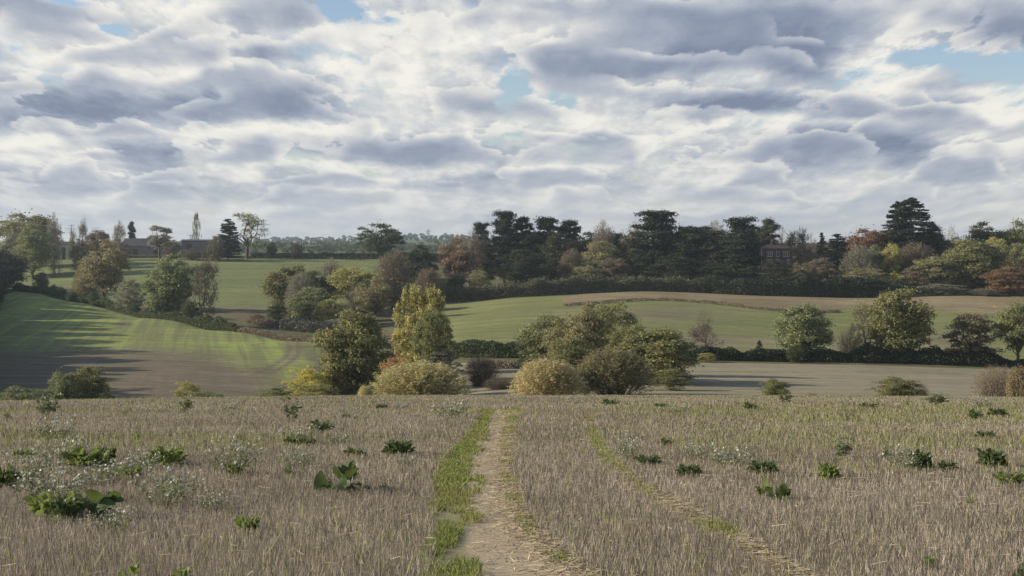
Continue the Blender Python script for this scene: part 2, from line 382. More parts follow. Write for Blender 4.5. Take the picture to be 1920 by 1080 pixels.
def build_grass():
    rng = np.random.default_rng(12); Vs = []
    # along the path: thick on its left side, thin on its right
    for d0, d1, n, w, hh in ((8, 16, 30000, .006, .05), (16, 28, 26000, .010, .055), (28, D_END, 22000, .016, .06)):
        y = d0 + (d1 - d0) * rng.random(n); u = rng.random(n) ** 1.0
        x = P_L(y) - .06 + .05 * np.sin(y * 3.1 + np.sin(y * 1.3) * 3) + u * (P_DL(y) - P_L(y) + .16)
        k = rng.random(n) < np.clip(.95 - u * .85 + (smooth_noise(x * 6 + 50, y * .9, 1., 3) - .5) * 1.8 + (smooth_noise(x * 15 + 50, y * 5., 1., 13) - .5) * 1.2, 0, 1)
        x, y = x[k], y[k]
        v, _ = blades(x, y, hh * (.45 + .7 * smooth_noise(x * 9 + 9, y * 1.3, 1., 17)) * (.5 + rng.random(len(x))), w * (.6 + .8 * rng.random(len(x))), 1.5, rng, .004); Vs.append(v)
        y = d0 + (d1 - d0) * rng.random(n // 3); u = rng.random(n // 3)
        x = P_DR(y) - .06 + u * (P_R(y) - P_DR(y) + .12)
        k = rng.random(len(x)) < np.clip((smooth_noise(x * 3 + 90, y * 1.5, 1., 4) - .42) * 3 + np.clip((y - 14) / 30, 0, .22), 0, 1)
        x, y = x[k], y[k]
        v, _ = blades(x, y, hh * .8 * (.4 + rng.random(len(x))), w * (.6 + .8 * rng.random(len(x))), 1.2, rng, .004); Vs.append(v)
        # far part of the path is grassed over more and more
        m = n // 4; y = d0 + (d1 - d0) * rng.random(m); x = P_DL(y) + rng.random(m) * (P_DR(y) - P_DL(y))
        k = rng.random(m) < np.clip((y - 20) / 60, 0, .35) * (smooth_noise(x * 5 + 20, y * 2, 1., 9) > .5); x, y = x[k], y[k]
        v, _ = blades(x, y, hh * .5 * (.4 + rng.random(len(x))), w, 1.2, rng, .004); Vs.append(v)
        # wheel track
        m = n // 4; y = d0 + (min(d1, T_END) - d0) * rng.random(m); x = T_L(y) + rng.random(m) * (T_R(y) - T_L(y))
        k = rng.random(m) < np.clip((smooth_noise(x + 30, y * .8, 1., 6) - .5) * 3 + (y > 17) * .5, 0, 1); x, y = x[k], y[k]
        v, _ = blades(x, y, hh * (.4 + rng.random(len(x))), w, 1.2, rng, .004); Vs.append(v)
    # green bands and patches among the stubble
    for d0, d1, dens, w in ((9, 18, 60, .007), (18, 30, 110, .012), (30, 50, 80, .02), (50, 92, 36, .034)):
        x, y = scatter(rng, d0, d1, dens)
        f = np.clip((smooth_noise(x * .5 + 60, y, 2.6, 21) - .55) * 3, 0, 1) * .6
        px = 960 + F * x / y
        f += np.exp(-((y - 24.3) / 1.6) ** 2) * np.clip((px - 1230) / 120, 0, 1) * 1.6
        f += np.exp(-((y - 33.5) / 1.4) ** 2) * np.clip((px - 1400) / 200, 0, 1) * 1.6
        f += np.exp(-((y - 40) / 5) ** 2) * np.clip((px - 1100) / 200, 0, 1) * .8
        f += .08
        f *= 1.25
        k = (rng.random(len(x)) < f) & ~on_path(x, y)[0]; x, y = x[k], y[k]
        v, _ = blades(x, y, .12 * (.5 + rng.random(len(x))), w * (.6 + .8 * rng.random(len(x))), .8, rng, .004); Vs.append(v)
    V = np.concatenate(Vs); n = len(V) // 4
    o = link(bpy.data.objects.new('grass', mesh('grass', V, np.arange(4 * n).reshape(-1, 4), [M['blade']])))
    tag(o, 'short green grass fringing the path and greening bands of stubble', 'grass', None, 'stuff')
    # straw lying flat
    Vs = []
    def lay(x, y, L, w):
        n = len(x); a = rng.random(n) * 2 * math.pi; dx, dy = np.cos(a) * L / 2, np.sin(a) * L / 2; ex, ey = -np.sin(a) * w / 2, np.cos(a) * w / 2
        t1 = rng.random(n) * .025 + .010; t2 = rng.random(n) * .04 + .010
        p = [(x - dx - ex, y - dy - ey, t1), (x + dx - ex, y + dy - ey, t2), (x + dx + ex, y + dy + ey, t2 + .002), (x - dx + ex, y - dy + ey, t1 + .002)]
        return np.stack([np.stack([q[0], q[1], near_z(q[0], q[1]) + q[2]], -1) for q in p], 1).reshape(-1, 3)
    n = 9000; y = 7.6 + 34 * rng.random(n) ** 1.4; s = rng.normal(size=n) * .12
    x = (P_DR(y) + P_R(y)) / 2 + s * (1 + (y < 14) * .5); k = (x < P_R(y) + .05) & (x > P_DL(y)); x, y = x[k], y[k]
    Vs.append(lay(x, y, .05 + .14 * rng.random(len(x)), .004 + .00025 * y + .003 * rng.random(len(x))))
    n = 2200; y = 7.6 + 30 * rng.random(n); x = P_DL(y) + rng.random(n) * (P_DR(y) - P_DL(y)); Vs.append(lay(x, y, .03 + .08 * rng.random(n), .004 + .0002 * y))
    n = 9000; y = 7.6 + (T_END - 8) * rng.random(n) ** 1.3; x = T_L(y) + rng.random(n) * (T_R(y) - T_L(y))
    k = smooth_noise(x + 30, y * .8, 1., 6) < .75; x, y = x[k], y[k]; Vs.append(lay(x, y, .06 + .16 * rng.random(len(x)), .005 + .00025 * y))
    x, y = scatter(rng, 8, 34, 12.); k = ~on_path(x, y)[0]; x, y = x[k], y[k]
    v = lay(x, y, .05 + .13 * rng.random(len(x)), .005 + .0002 * y); v[:, 2] += np.repeat(.09 * rng.random(len(x)), 4); Vs.append(v)
    V = np.concatenate(Vs); n = len(V) // 4
    o = link(bpy.data.objects.new('straw', mesh('straw', V, np.arange(4 * n).reshape(-1, 4), [M['straw']])))
    tag(o, 'pale loose straw littering the path edge and wheel track', 'straw', None, 'stuff')
build_grass()

# ------------------------------------------------------------------ trees
def unit(v): return v / np.maximum(np.linalg.norm(v, axis=-1, keepdims=True), 1e-9)
def cards(rng, P, Nn, size, asp=.62):
    """diamond-shaped leaf sprays at P facing Nn"""
    n = len(P); Nn = unit(Nn); a = unit(np.cross(Nn, rng.normal(size=(n, 3)))); b = np.cross(Nn, a)
    s = (size * (.6 + .8 * rng.random(n)))[:, None]
    return np.stack([P - a * s / 2, P + b * s * asp / 2, P + a * s / 2 + Nn * s * .12, P - b * s * asp / 2], 1).reshape(-1, 3)
def clump_leaves(rng, C, Rr, n, size, up=.3, shell=.45, rnd=.9, zflat=None):
    """n leaves round each centre C (k,3) with radii Rr (k,3)"""
    k = len(C); idx = np.repeat(np.arange(k), n)
    D = unit(rng.normal(size=(len(idx), 3))); D[:, 2] = np.where(D[:, 2] < -.35, -D[:, 2] * .6, D[:, 2])
    r = shell + (1 - shell) * rng.random(len(idx)) ** .6
    wob = 1 + .25 * np.sin(D[:, 0] * 7 + idx) * np.sin(D[:, 1] * 6 + idx * 2.) + .18 * rng.normal(size=len(idx))
    P = C[idx] + D * Rr[idx] * (r * wob)[:, None]
    Nn = D + rng.normal(size=D.shape) * rnd; Nn[:, 2] += up
    return cards(rng, P, Nn, size)
def tubes(segs, sides=4):
    """segs: list of (points (k,3), radii (k)) -> quads"""
    Vs, Fs, o = [], [], 0
    an = np.arange(sides) / sides * 2 * math.pi
    for P, r in segs:
        P = np.asarray(P, float); k = len(P); T = unit(np.gradient(P, axis=0))
        ref = np.where(np.abs(T[:, 2:3]) > .9, np.array([[1., 0, 0]]), np.array([[0, 0, 1.]]))
        A = unit(np.cross(T, ref)); B = np.cross(T, A)
        ring = P[:, None, :] + (A[:, None, :] * np.cos(an)[None, :, None] + B[:, None, :] * np.sin(an)[None, :, None]) * np.asarray(r)[:, None, None]
        Vs.append(ring.reshape(-1, 3)); i = np.arange(k * sides).reshape(k, sides) + o; j = np.roll(i, -1, 1)
        Fs.append(np.stack([i[:-1], j[:-1], j[1:], i[1:]], -1).reshape(-1, 4)); o += k * sides
    return np.concatenate(Vs), np.concatenate(Fs)
def limb(rng, a, b, r0, r1, n=6, sag=.12, wig=.06):
    t = np.linspace(0, 1, n)[:, None]; a = np.asarray(a, float); b = np.asarray(b, float); L = np.linalg.norm(b - a)
    P = a * (1 - t) + b * t; P[:, 2] += (np.sin(t[:, 0] * math.pi) * L * sag)
    P[1:-1] += rng.normal(size=(n - 2, 3)) * L * wig
    return P, np.linspace(r0, r1, n)
W0, H0 = 12.0, 15.0

def p_broad(seed, tf=.16, nc=60, cr=(1.3, 2.2), nl=240, size=.42, lobes=5, trunk=.45, wtop=.9, flat=.75, lean=0., open_=0.):
    """rounded broadleaf tree: leaf clumps over an uneven crown, limbs to the clumps"""
    rng = np.random.default_rng(seed)
    D = []
    while len(D) < nc:
        v = unit(rng.normal(size=3))
        if all(np.dot(v, q) < 1 - 1.05 / nc for q in D) : D.append(v)
        elif rng.random() < .05: D.append(v)
    D = np.array(D)
    L = unit(rng.normal(size=(lobes, 3))); amp = .10 + .16 * rng.random(lobes)
    bump = 1 + ((np.clip(D @ L.T, 0, 1) ** 3) * amp).sum(1) - .08 + .10 * rng.normal(size=nc)
    rr = (.80 + .20 * rng.random(nc)) * bump
    rr[rng.random(nc) < .22] *= .6
    hz = H0 * (1 - tf) / 2; cz = H0 * tf + hz
    cR = cr[0] + (cr[1] - cr[0]) * rng.random(nc)
    ex, ez = W0 / 2 - cr[0] * .9, hz - cr[0] * .8
    C = D * rr[:, None] * np.array([ex, ex, ez])
    t = (C[:, 2] / ez)
    C[:, :2] *= (1 - (1 - wtop) * np.clip(t, 0, 1) - .12 * np.clip(-t, 0, 1))[:, None]
    C[:, 2] += cz; C[:, 0] += lean * (C[:, 2] / H0)
    Rr = np.stack([cR, cR, cR * flat], -1)
    if open_ > 0:
        k = rng.random(nc) > open_; C, Rr = C[k], Rr[k]
    V = clump_leaves(rng, C, Rr, nl, size)
    ni = int(nc * nl * .06); Pi = rng.normal(size=(ni, 3)) * np.array([ex, ex, ez]) * .38; Pi[:, 2] += cz      # inner foliage
    V = np.concatenate([V, cards(rng, Pi, rng.normal(size=(ni, 3)), size * 1.2)])
    segs = [limb(rng, (0, 0, -.8), (lean * .4, 0, H0 * .62), trunk, trunk * .35, 7, 0, .012)]
    for i in range(0, len(C), 2):
        h = H0 * (tf * .8 + .45 * rng.random() * min(1, max(.25, (C[i, 2] / H0))))
        h = min(h, C[i, 2] - .2) if C[i, 2] > 1.5 else .8
        segs.append(limb(rng, (lean * .4 * h / H0, 0, h), C[i], trunk * .34, .03, 6, .10))
    return V, tubes(segs, 5)

def p_oak(seed, tiers=None, nl=190, size=.40, tf=.12, n=46, spread=1.0):
    """open oak: separate flattened clumps on visible forking limbs"""
    rng = np.random.default_rng(seed); C = []; Rr = []
    for i in range(n):
        a = rng.random() * 2 * math.pi; u = rng.random() ** .42; z = H0 * (tf + .12 + (1 - tf - .18) * rng.random())
        zz = (z / H0 - tf) / (1 - tf); w = (W0 / 2 - .9) * spread * math.sin(math.pi * min(.95, .30 + .62 * zz)) ** .7
        C.append((math.cos(a) * u * w, math.sin(a) * u * w, z)); r = .9 + .9 * rng.random(); Rr.append((r * 1.15, r * 1.15, r * .8))
    C, Rr = np.array(C), np.array(Rr)
    V = clump_leaves(rng, C, Rr, nl, size, up=.5)
    segs = [limb(rng, (0, 0, -.8), (0, 0, H0 * .38), .55, .36, 5, 0, .01)]
    hubs = []
    for k in range(7):
        a = k / 7 * 2 * math.pi + rng.random(); e = np.array([math.cos(a) * W0 * .24, math.sin(a) * W0 * .24, H0 * (.45 + .3 * rng.random())])
        segs.append(limb(rng, (0, 0, H0 * (.2 + .15 * rng.random())), e, .26, .14, 6, .05)); hubs.append(e)
    hubs.append(np.array([0, 0, H0 * .38])); hubs = np.array(hubs)
    for c in C:
        j = np.argmin(((hubs - c) ** 2).sum(1)); segs.append(limb(rng, hubs[j], c, .12, .03, 5, .08))
    return V, tubes(segs, 5)

def p_bare(seed, leaves=0, size=.3, up=.35, depth=7, spread=.55, tw=.040):
    """leafless tree: repeatedly forking limbs down to fine twigs"""
    rng = np.random.default_rng(seed); segs = []; twigs = []; tips = []
    def grow(p, d, L, r, k):
        e = p + d * L; m = (p + e) / 2 + rng.normal(size=3) * L * .07
        if k <= 2: twigs.append((p, m, max(r, .02))); twigs.append((m, e, max(r * .7, .014)))
        else: segs.append((np.array([p, m, e]), np.array([r, r * .85, r * .7])))
        if k == 0: tips.append(e); return
        for q in range(3 if k > 1 else 4):
            nd = unit(d + rng.normal(size=3) * spread + np.array([0, 0, up * .35]))
            grow(p + (e - p) * (.55 + .45 * rng.random()) if q else e, nd, L * (.66 + .2 * rng.random()), r * .62, k - 1)
    grow(np.array([0., 0, -.6]), np.array([0., 0, 1.]), H0 * .24, .36, depth)
    V0, F0 = tubes(segs, 4)
    A = np.array([t[0] for t in twigs]); B = np.array([t[1] for t in twigs]); w = np.array([t[2] for t in twigs]) * 1.0
    s = unit(np.cross(B - A, rng.normal(size=A.shape))) * w[:, None] * (tw / .03)
    V1 = np.stack([A - s, A + s, B + s * .5, B - s * .5], 1).reshape(-1, 3)
    F1 = np.arange(len(V1)).reshape(-1, 4) + len(V0)
    V = np.concatenate([V0, V1]); T = np.array(tips)
    sx = (W0 / 2) / np.percentile(np.abs(T[:, :2]).max(1), 98); sz = H0 / np.percentile(T[:, 2], 99.5)
    sc_ = np.array([sx, sx, sz]); V = V * sc_; T = T * sc_
    if leaves:
        k = rng.integers(0, len(T), leaves); P = T[k] + rng.normal(size=(leaves, 3)) * .35
        LV = cards(rng, P, rng.normal(size=P.shape), size)
    else: LV = None
    return LV, (V, np.concatenate([F0, F1]))

def p_wisp(seed, n=900, size=.34, w=W0, h=H0, tf=0., up=.55, per=22, thick=.022, gap=.3, dome=.5):
    """feathery bush or tree: thin rods radiating from low down, leaves along their outer parts"""
    rng = np.random.default_rng(seed)
    a = rng.random(n) * 2 * math.pi; u = np.sqrt(rng.random(n)); lob = 1 + .12 * np.sin(a * 3 + seed) + .08 * np.sin(a * 7 + seed * 2)
    zt = h * (np.maximum(1 - u ** 2.4, 0.0) ** dome * (.80 + .2 * rng.random(n)) + .04)
    T = np.stack([np.cos(a) * u * w / 2 * lob, np.sin(a) * u * w / 2 * lob, np.maximum(zt, h * .10) + tf * h * .2], -1)
    T += rng.normal(size=T.shape) * np.array([.25, .25, .25]) * min(1, h / 6)
    B = T * np.array([.30, .30, 0]) + rng.normal(size=T.shape) * np.array([w * .04, w * .04, 0]); B[:, 2] = h * tf - .3
    k = np.repeat(np.arange(n), per); t = (gap + (1 - gap) * rng.random(len(k)) ** .7)[:, None]
    Mi = (B + T) / 2; Mi[:, 2] += (T[:, 2] - B[:, 2]) * .12
    P = B[k] * (1 - t) ** 2 + 2 * Mi[k] * t * (1 - t) + T[k] * t ** 2
    P += rng.normal(size=P.shape) * .18 * (1.2 - .5 * t)
    Nn = rng.normal(size=P.shape); Nn[:, 2] += up * .4
    V = cards(rng, P, Nn, size, .5)
    segs = []
    for i in range(0, n, 6): segs.append((np.array([B[i], B[i] * .25 + Mi[i] * .5 + T[i] * .25, T[i]]), np.array([thick * 2.2, thick * 1.5, thick * .5])))
    if tf > .05: segs.append(limb(rng, (0, 0, -.6), (0, 0, h * (tf + .2)), .3, .16, 5, 0, .01))
    return V, tubes(segs, 3)

def p_cedar(seed, nt=9, nl=230, size=.42, top=.55, bottom=.08, conic=.35, ragged=.2, thick=.6):
    """cedar or old pine: flat tiers of dark needles on level boughs"""
    rng = np.random.default_rng(seed); C = []; Rr = []; segs = [limb(rng, (0, 0, -.8), (0, 0, H0 * .95), .5, .12, 7, 0, .008)]
    for i in range(nt):
        z = H0 * (bottom + (1 - bottom) * (i + .5) / nt); f = i / (nt - 1)
        w = (W0 / 2 - .7) * ((1 - conic) + conic * math.sin(math.pi * (.35 + .5 * (1 - f)))) * (1 - .45 * f ** 3)
        m = int(9 + 8 * (1 - f))
        for k in range(m):
            a = rng.random() * 2 * math.pi; u = (.25 + .75 * rng.random()) * (1 - ragged * rng.random())
            zz = z + rng.normal() * H0 * .025 + .3 * u
            c = (math.cos(a) * u * w, math.sin(a) * u * w, zz); r = 1.0 + .8 * rng.random()
            C.append(c); Rr.append((r * 1.3, r * 1.3, r * thick))
            if k % 2 == 0: segs.append(limb(rng, (0, 0, zz - .8), c, .14, .04, 5, .04))
    C, Rr = np.array(C), np.array(Rr); C[:, 2] = np.minimum(C[:, 2], H0 - .3)
    return clump_leaves(rng, C, Rr, nl, size, up=.8, shell=.3), tubes(segs, 5)

def p_fir(seed, nl=34000, size=.40, power=.62, droop=.10, rag=.25, w=W0):
    """cone-shaped conifer: whorls of drooping boughs"""
    rng = np.random.default_rng(seed); segs = [limb(rng, (0, 0, -.6), (0, 0, H0), .32, .03, 6, 0, .004)]; Ps = []; Ns = []
    nb = 230; z = H0 * (.06 + .94 * rng.random(nb) ** 1.15)
    for i in range(nb):
        L = (w / 2) * (1 - z[i] / H0) ** power * (1 - rag * rng.random()) + .25; a = rng.random() * 2 * math.pi
        d = np.array([math.cos(a), math.sin(a), 0]); n = int(nl / nb * (.35 + 1.3 * (L / (w / 2))))
        t = rng.random(n) ** .6; P = d * (t * L)[:, None]; P[:, 2] = z[i] - droop * L * t * 1.6 + .35 * L * t ** 2 * droop * 2
        P += rng.normal(size=P.shape) * np.array([.28, .28, .12]) * (.4 + .6 * L / (w / 2))
        Ps.append(P); q = rng.normal(size=P.shape) * .7; q[:, 2] += .8; Ns.append(q)
        if i % 2 == 0: segs.append((np.array([[0, 0, z[i]], d * L * .5 + [0, 0, z[i] - droop * L * .5], d * L + [0, 0, z[i] - droop * L]]), np.array([.07, .045, .015])))
    return cards(rng, np.concatenate(Ps), np.concatenate(Ns), size, .4), tubes(segs, 4)

def p_poplar(seed, n=150, nl=75, size=.26, w=W0, p=.9):
    """narrow upswept tree: upright wisps of leaf"""
    rng = np.random.default_rng(seed); C = []; Rr = []; segs = [limb(rng, (0, 0, -.6), (0, 0, H0 * .9), .32, .05, 6, 0, .004)]
    for i in range(n):
        z = H0 * (.10 + .86 * rng.random()); f = z / H0; r = (w / 2 - .6) * math.sin(math.pi * min(.98, .16 + .78 * f)) ** p * math.sqrt(rng.random()) * (1 - (.35 if p > .5 else .05) * f)
        a = rng.random() * 2 * math.pi; C.append((math.cos(a) * r, math.sin(a) * r, min(z, H0 - 1))); Rr.append((.55, .55, 1.5 + .7 * rng.random()))
        if i % 3 == 0: segs.append(limb(rng, (0, 0, max(.5, z - 4)), C[-1], .07, .02, 4, -.05))
    return clump_leaves(rng, np.array(C), np.array(Rr), nl, size, up=.1, shell=.2), tubes(segs, 4)

_pc = {}
def proto(name, f):
    _pc[name] = f
    return name
def get_proto(name):
    v = _pc[name]
    if callable(v):
        L, (TV, TF) = v()
        crown = mesh(name + '_crown', L, np.arange(len(L)).reshape(-1, 4), [M['bark']]) if L is not None else None
        v = _pc[name] = (crown, mesh(name + '_trunk', TV, TF, [M['bark']], True))
    return v
M['bark'] = mat_plain('bark', (.10, .085, .065), .95, .35, 1.5)
M['palebark'] = mat_plain('pale_bark', (.21, .18, .145), .95, .3, 1.5)
M['twig'] = mat_plain('twig', (.16, .13, .105), .95, .3, 1.5)
for i in range(6):
    proto(f'broad{i}', lambda i=i: p_broad(20 + i, tf=(.14, .1, .18, .08, .14, .06)[i], nc=(64, 76, 58, 80, 66, 84)[i], wtop=(.9, .8, .95, .75, 1.0, .85)[i], lean=(.0, .4, -.5, .3, -.3, 0)[i], open_=(0, .08, .12, .06, .15, 0)[i]))
for i in range(3): proto(f'oak{i}', lambda i=i: p_oak(50 + i, n=(50, 44, 56)[i]))
for i in range(3): proto(f'low{i}', lambda i=i: p_broad(40 + i, tf=-.03, nc=(88, 96, 80)[i], cr=(1.0, 2.1), nl=230, wtop=(1.08, 1.02, .98)[i], size=.38, lean=(.3, -.4, .4)[i]))
proto('lone', lambda: p_broad(47, tf=.13, nc=66, cr=(.9, 1.6), nl=200, wtop=.9, flat=.8, open_=.10, size=.38))
proto('sparse', lambda: p_oak(61, n=40, nl=90, size=.34))
proto('scrub0', lambda: p_broad(71, tf=-.02, nc=70, cr=(1.0, 1.9), trunk=.2, nl=190, wtop=1.0, size=.36))
proto('scrub1', lambda: p_broad(72, tf=-.08, nc=80, cr=(.9, 1.7), trunk=.2, nl=170, wtop=.9, size=.34))
proto('bare0', lambda: p_bare(81)); proto('bare1', lambda: p_bare(82, spread=.75)); proto('bare2', lambda: p_bare(83, leaves=2600, size=.3)); proto('bare3', lambda: p_bare(84, leaves=7000, size=.3, spread=.7))
proto('bare4', lambda: p_bare(85, spread=.55, up=.6, tw=.045))
proto('wisp0', lambda: p_wisp(90, n=1500, per=19, size=.36)); proto('wisp1', lambda: p_wisp(91, n=1400, per=20, dome=.42, size=.36)); proto('wisp2', lambda: p_wisp(92, n=1100, per=20, tf=.12, size=.32))
proto('twiggy', lambda: p_wisp(93, n=1500, per=7, size=.24, thick=.03, gap=.2))
proto('cedar0', lambda: p_cedar(100)); proto('cedar1', lambda: p_cedar(101, nt=8, ragged=.45, bottom=.2)); proto('cedar2', lambda: p_cedar(102, nt=11, conic=.6, ragged=.35))
proto('pine0', lambda: p_cedar(103, nt=6, bottom=.42, ragged=.3, thick=.7, conic=.2)); proto('pine1', lambda: p_cedar(104, nt=7, bottom=.3, thick=.6, conic=.5, ragged=.45))
proto('fir0', lambda: p_fir(110)); proto('fir1', lambda: p_fir(111, power=.8, rag=.35, droop=.2)); proto('fir2', lambda: p_fir(112, power=.42, rag=.4, droop=-.1))
proto('yew0', lambda: p_broad(120, tf=-.02, nc=90, cr=(1.2, 1.9), nl=230, size=.3, trunk=.3)); proto('poplar', lambda: p_poplar(130)); proto('gold', lambda: p_poplar(131, n=210, nl=110, size=.36, p=.42))

LEAF = {}
def leaf(key, c, c2=None, **k): LEAF[key] = (c, c2, k)
leaf('dk', (0.09, 0.12, 0.054), (0.136, 0.16, 0.069)); leaf('oak', (0.211, 0.232, 0.093), (0.299, 0.283, 0.11)); leaf('olive', (0.282, 0.271, 0.129), (0.353, 0.312, 0.147))
leaf('yg', (0.38, 0.38, 0.128), (0.471, 0.426, 0.145)); leaf('bright', (0.66, 0.56, 0.09), (0.44, 0.44, 0.10)); leaf('yellow', (0.522, 0.45, 0.131), (0.362, 0.348, 0.116)); leaf('gold', (0.66, 0.56, 0.27), (0.56, 0.52, 0.24), transl=.5)
leaf('tan', (0.62, 0.50, 0.33), (0.54, 0.46, 0.27), transl=.5); leaf('orange', (0.522, 0.29, 0.109), (0.406, 0.275, 0.102)); leaf('rust', (0.30, 0.165, 0.085), (0.23, 0.145, 0.075)); leaf('sedge', (.20, .195, .12), (.15, .155, .085)); leaf('pink', (0.34, 0.215, 0.145), (0.27, 0.20, 0.13))
leaf('conifer', (.042, .058, .040), (.068, .08, .05), transl=.12); leaf('holm', (.055, .074, .042), (.085, .094, .052), transl=.15); leaf('brown', (0.226, 0.181, 0.124), (0.281, 0.226, 0.145))
leaf('grey', (0.271, 0.271, 0.181), (0.326, 0.299, 0.209)); leaf('pale', (0.304, 0.275, 0.189), (0.348, 0.312, 0.203)); leaf('mid', (0.234, 0.274, 0.122), (0.304, 0.315, 0.143)); leaf('pine', (.07, .082, .05), (.105, .108, .062), transl=.15)
def leafmat(k):
    if k not in M: c, c2, kw = LEAF[k]; M[k] = mat_leaf('foliage_' + k, c, c2, **kw)
    return M[k]

_rt = random.Random(5)
def put_tree(name, cat, label, px, d, top, wpx, pr, lm, bark='bark', group=None, base=None, depth=None, single=False, drop=0.):
    """a tree standing on the ground at column px, depth d, reaching image row top, wpx wide"""
    if (500 < px < 745 and 470 < d < 605) or (px > 1500 and d > 570): wpx *= 1.16
    zb = float(H(px, d)) - drop; h = EYE + (HY - top) / F * d - zb
    if h <= .3: print('LOW', label, h); h = 1.
    w = wpx / F * d; x = (px - 960) / F * d
    crown, trunk = get_proto(pr)
    sx = w / W0; sz = h / H0
    s3 = (sx, depth / W0 if depth else sx, sz)
    rz = _rt.random() * 6.28
    root = link(bpy.data.objects.new(name, None)); root.location = (x, d, zb); root.empty_display_size = .5
    tag(root, label, cat, group)
    def part(nm, me, m):
        o = link(bpy.data.objects.new(nm, me), root); o.scale = s3; o.rotation_euler = (0, 0, rz if not depth else 0)
        o.material_slots[0].link = 'OBJECT'; o.material_slots[0].material = m; return o
    if crown is not None: part('crown', crown, leafmat(lm)); part('trunk', trunk, M[bark])
    else: part('trunk', trunk, M[bark])
    return root

def hedge(name, label, pts, h, w, lm, dens=44, size=.5, wav=.35, cat='hedge', spikes=0., group=None):
    """pts [(px,d)...]; a band of leaves following the ground"""
    rng = np.random.default_rng(abs(hash(label)) % 9999 if False else sum(map(ord, label)))
    P = np.array([((px - 960) / F * d, d) for px, d in pts]); L = np.concatenate([[0], np.cumsum(np.linalg.norm(np.diff(P, axis=0), axis=1))])
    tot = L[-1]; n = int(tot * h * w ** .5 * dens); s = rng.random(n) * tot
    x = np.interp(s, L, P[:, 0]); y = np.interp(s, L, P[:, 1])
    hs = h * (1 + wav * (smooth_noise(s, s * 0 + 3, 2.2, 31) - .5) * 2 * .6 + wav * (smooth_noise(s, s * 0 + 9, 7., 32) - .5) * 2 * .7)
    a = rng.random(n) * math.pi; r = (.6 + .4 * rng.random(n) ** .5)
    ox = np.cos(a) * r * w / 2; oz = np.abs(np.sin(a)) ** .6 * r * hs
    low = rng.random(n) < .35; ox = np.where(low, np.sign(np.cos(a)) * w / 2 * (.8 + .2 * rng.random(n)), ox); oz = np.where(low, rng.random(n) * hs * .8, oz)
    d2 = np.array([np.interp(s, L, np.gradient(P[:, 0], L)), np.interp(s, L, np.gradient(P[:, 1], L))]).T; nrm = unit(np.stack([-d2[:, 1], d2[:, 0]], -1))
    X = x + nrm[:, 0] * ox + rng.normal(size=n) * .15; Y = y + nrm[:, 1] * ox + rng.normal(size=n) * .15
    if spikes: oz = oz + spikes * (rng.random(n) < .10) * rng.random(n) * h
    Z = HX(X, Y) + oz - .1
    Nn = rng.normal(size=(n, 3)) + np.stack([nrm[:, 0] * ox, nrm[:, 1] * ox, oz * .6], -1) / w
    V = cards(rng, np.stack([X, Y, Z], -1), Nn, size)
    c = V.mean(0); c[2] = V[:, 2].min()
    o = link(bpy.data.objects.new(name, mesh(name, V - c, np.arange(len(V)).reshape(-1, 4), [leafmat(lm)]))); o.location = c
    tag(o, label, cat, group); return o

T = put_tree
# --- trees on the hilltop to the left
T('oak_tree', 'tree', 'large round olive-brown oak at the left end of the skyline', 50, 745, 394, 125, 'broad0', 'olive')
T('ash_tree', 'tree', 'yellow-green ash standing in front of the big round oak', 62, 690, 425, 82, 'broad3', 'mid')
T('bush', 'bush', 'small round dark bush below the yellow-green ash', 77, 625, 508, 34, 'yew0', 'dk')
T('tree', 'tree', 'dark shaded tree at the left edge of the picture', -6, 612, 466, 112, 'low1', 'holm')
T('tree', 'tree', 'greyish leafy tree between dark edge tree and ash', 22, 700, 440, 55, 'broad1', 'grey')
T('tree', 'tree', 'small pale tan tree behind the large round oak', 103, 700, 403, 36, 'bare3', 'pale', 'palebark')
T('tree', 'tree', 'thin sparse upright tree beside the cream shed', 152, 730, 410, 42, 'bare2', 'olive')
T('tree', 'tree', 'rusty brown round tree right of the thin sparse tree', 183, 720, 428, 52, 'broad2', 'brown')
T('tree', 'tree', 'low dark brown tree below the thin sparse tree', 150, 690, 446, 40, 'scrub0', 'brown')
T('tree', 'tree', 'pale leafless tree beside the small round-headed pine', 227, 900, 415, 28, 'bare3', 'pale', 'palebark')
T('pine_tree', 'pine tree', 'small round-headed dark pine above the gabled barn', 247, 900, 418, 18, 'pine0', 'conifer')
T('tree', 'tree', 'wide pale-topped tree in front of the gabled barn roofs', 299, 790, 422, 62, 'oak1', 'pale')
T('bush', 'bush', 'dark round bush between the two barns', 323, 786, 449, 38, 'scrub0', 'brown')
T('poplar_tree', 'poplar tree', 'slender pale poplar rising above the long barn', 368, 900, 400, 26, 'poplar', 'pale', 'palebark')
T('cypress_tree', 'conifer', 'dense dark conifer against the sparse hilltop oak', 428, 780, 411, 58, 'fir2', 'conifer')
T('bush', 'bush', 'brown shrub at the foot of the dense dark conifer', 405, 770, 440, 36, 'scrub1', 'brown')
T('bush', 'bush', 'brown scrub against the left end of the gabled barn', 228, 780, 452, 44, 'scrub1', 'brown')
T('bush', 'bush', 'low brown scrub along the front of the long barn', 362, 778, 466, 46, 'scrub0', 'brown')
T('bush', 'bush', 'dark low shrub hiding the right end of the long barn', 398, 775, 462, 44, 'yew0', 'dk')
T('oak_tree', 'tree', 'see-through autumn oak right of the dense dark conifer', 463, 800, 398, 84, 'sparse', 'oak')
T('bush', 'bush', 'small dark upright bush in the hilltop hedge', 510, 800, 452, 22, 'yew0', 'dk')
T('bush', 'bush', 'brown bush in the hilltop hedge beside the pole', 554, 800, 454, 32, 'scrub1', 'brown')
T('oak_tree', 'tree', 'lone spreading oak on the skyline with layered boughs', 713, 790, 416, 100, 'lone', 'dk')
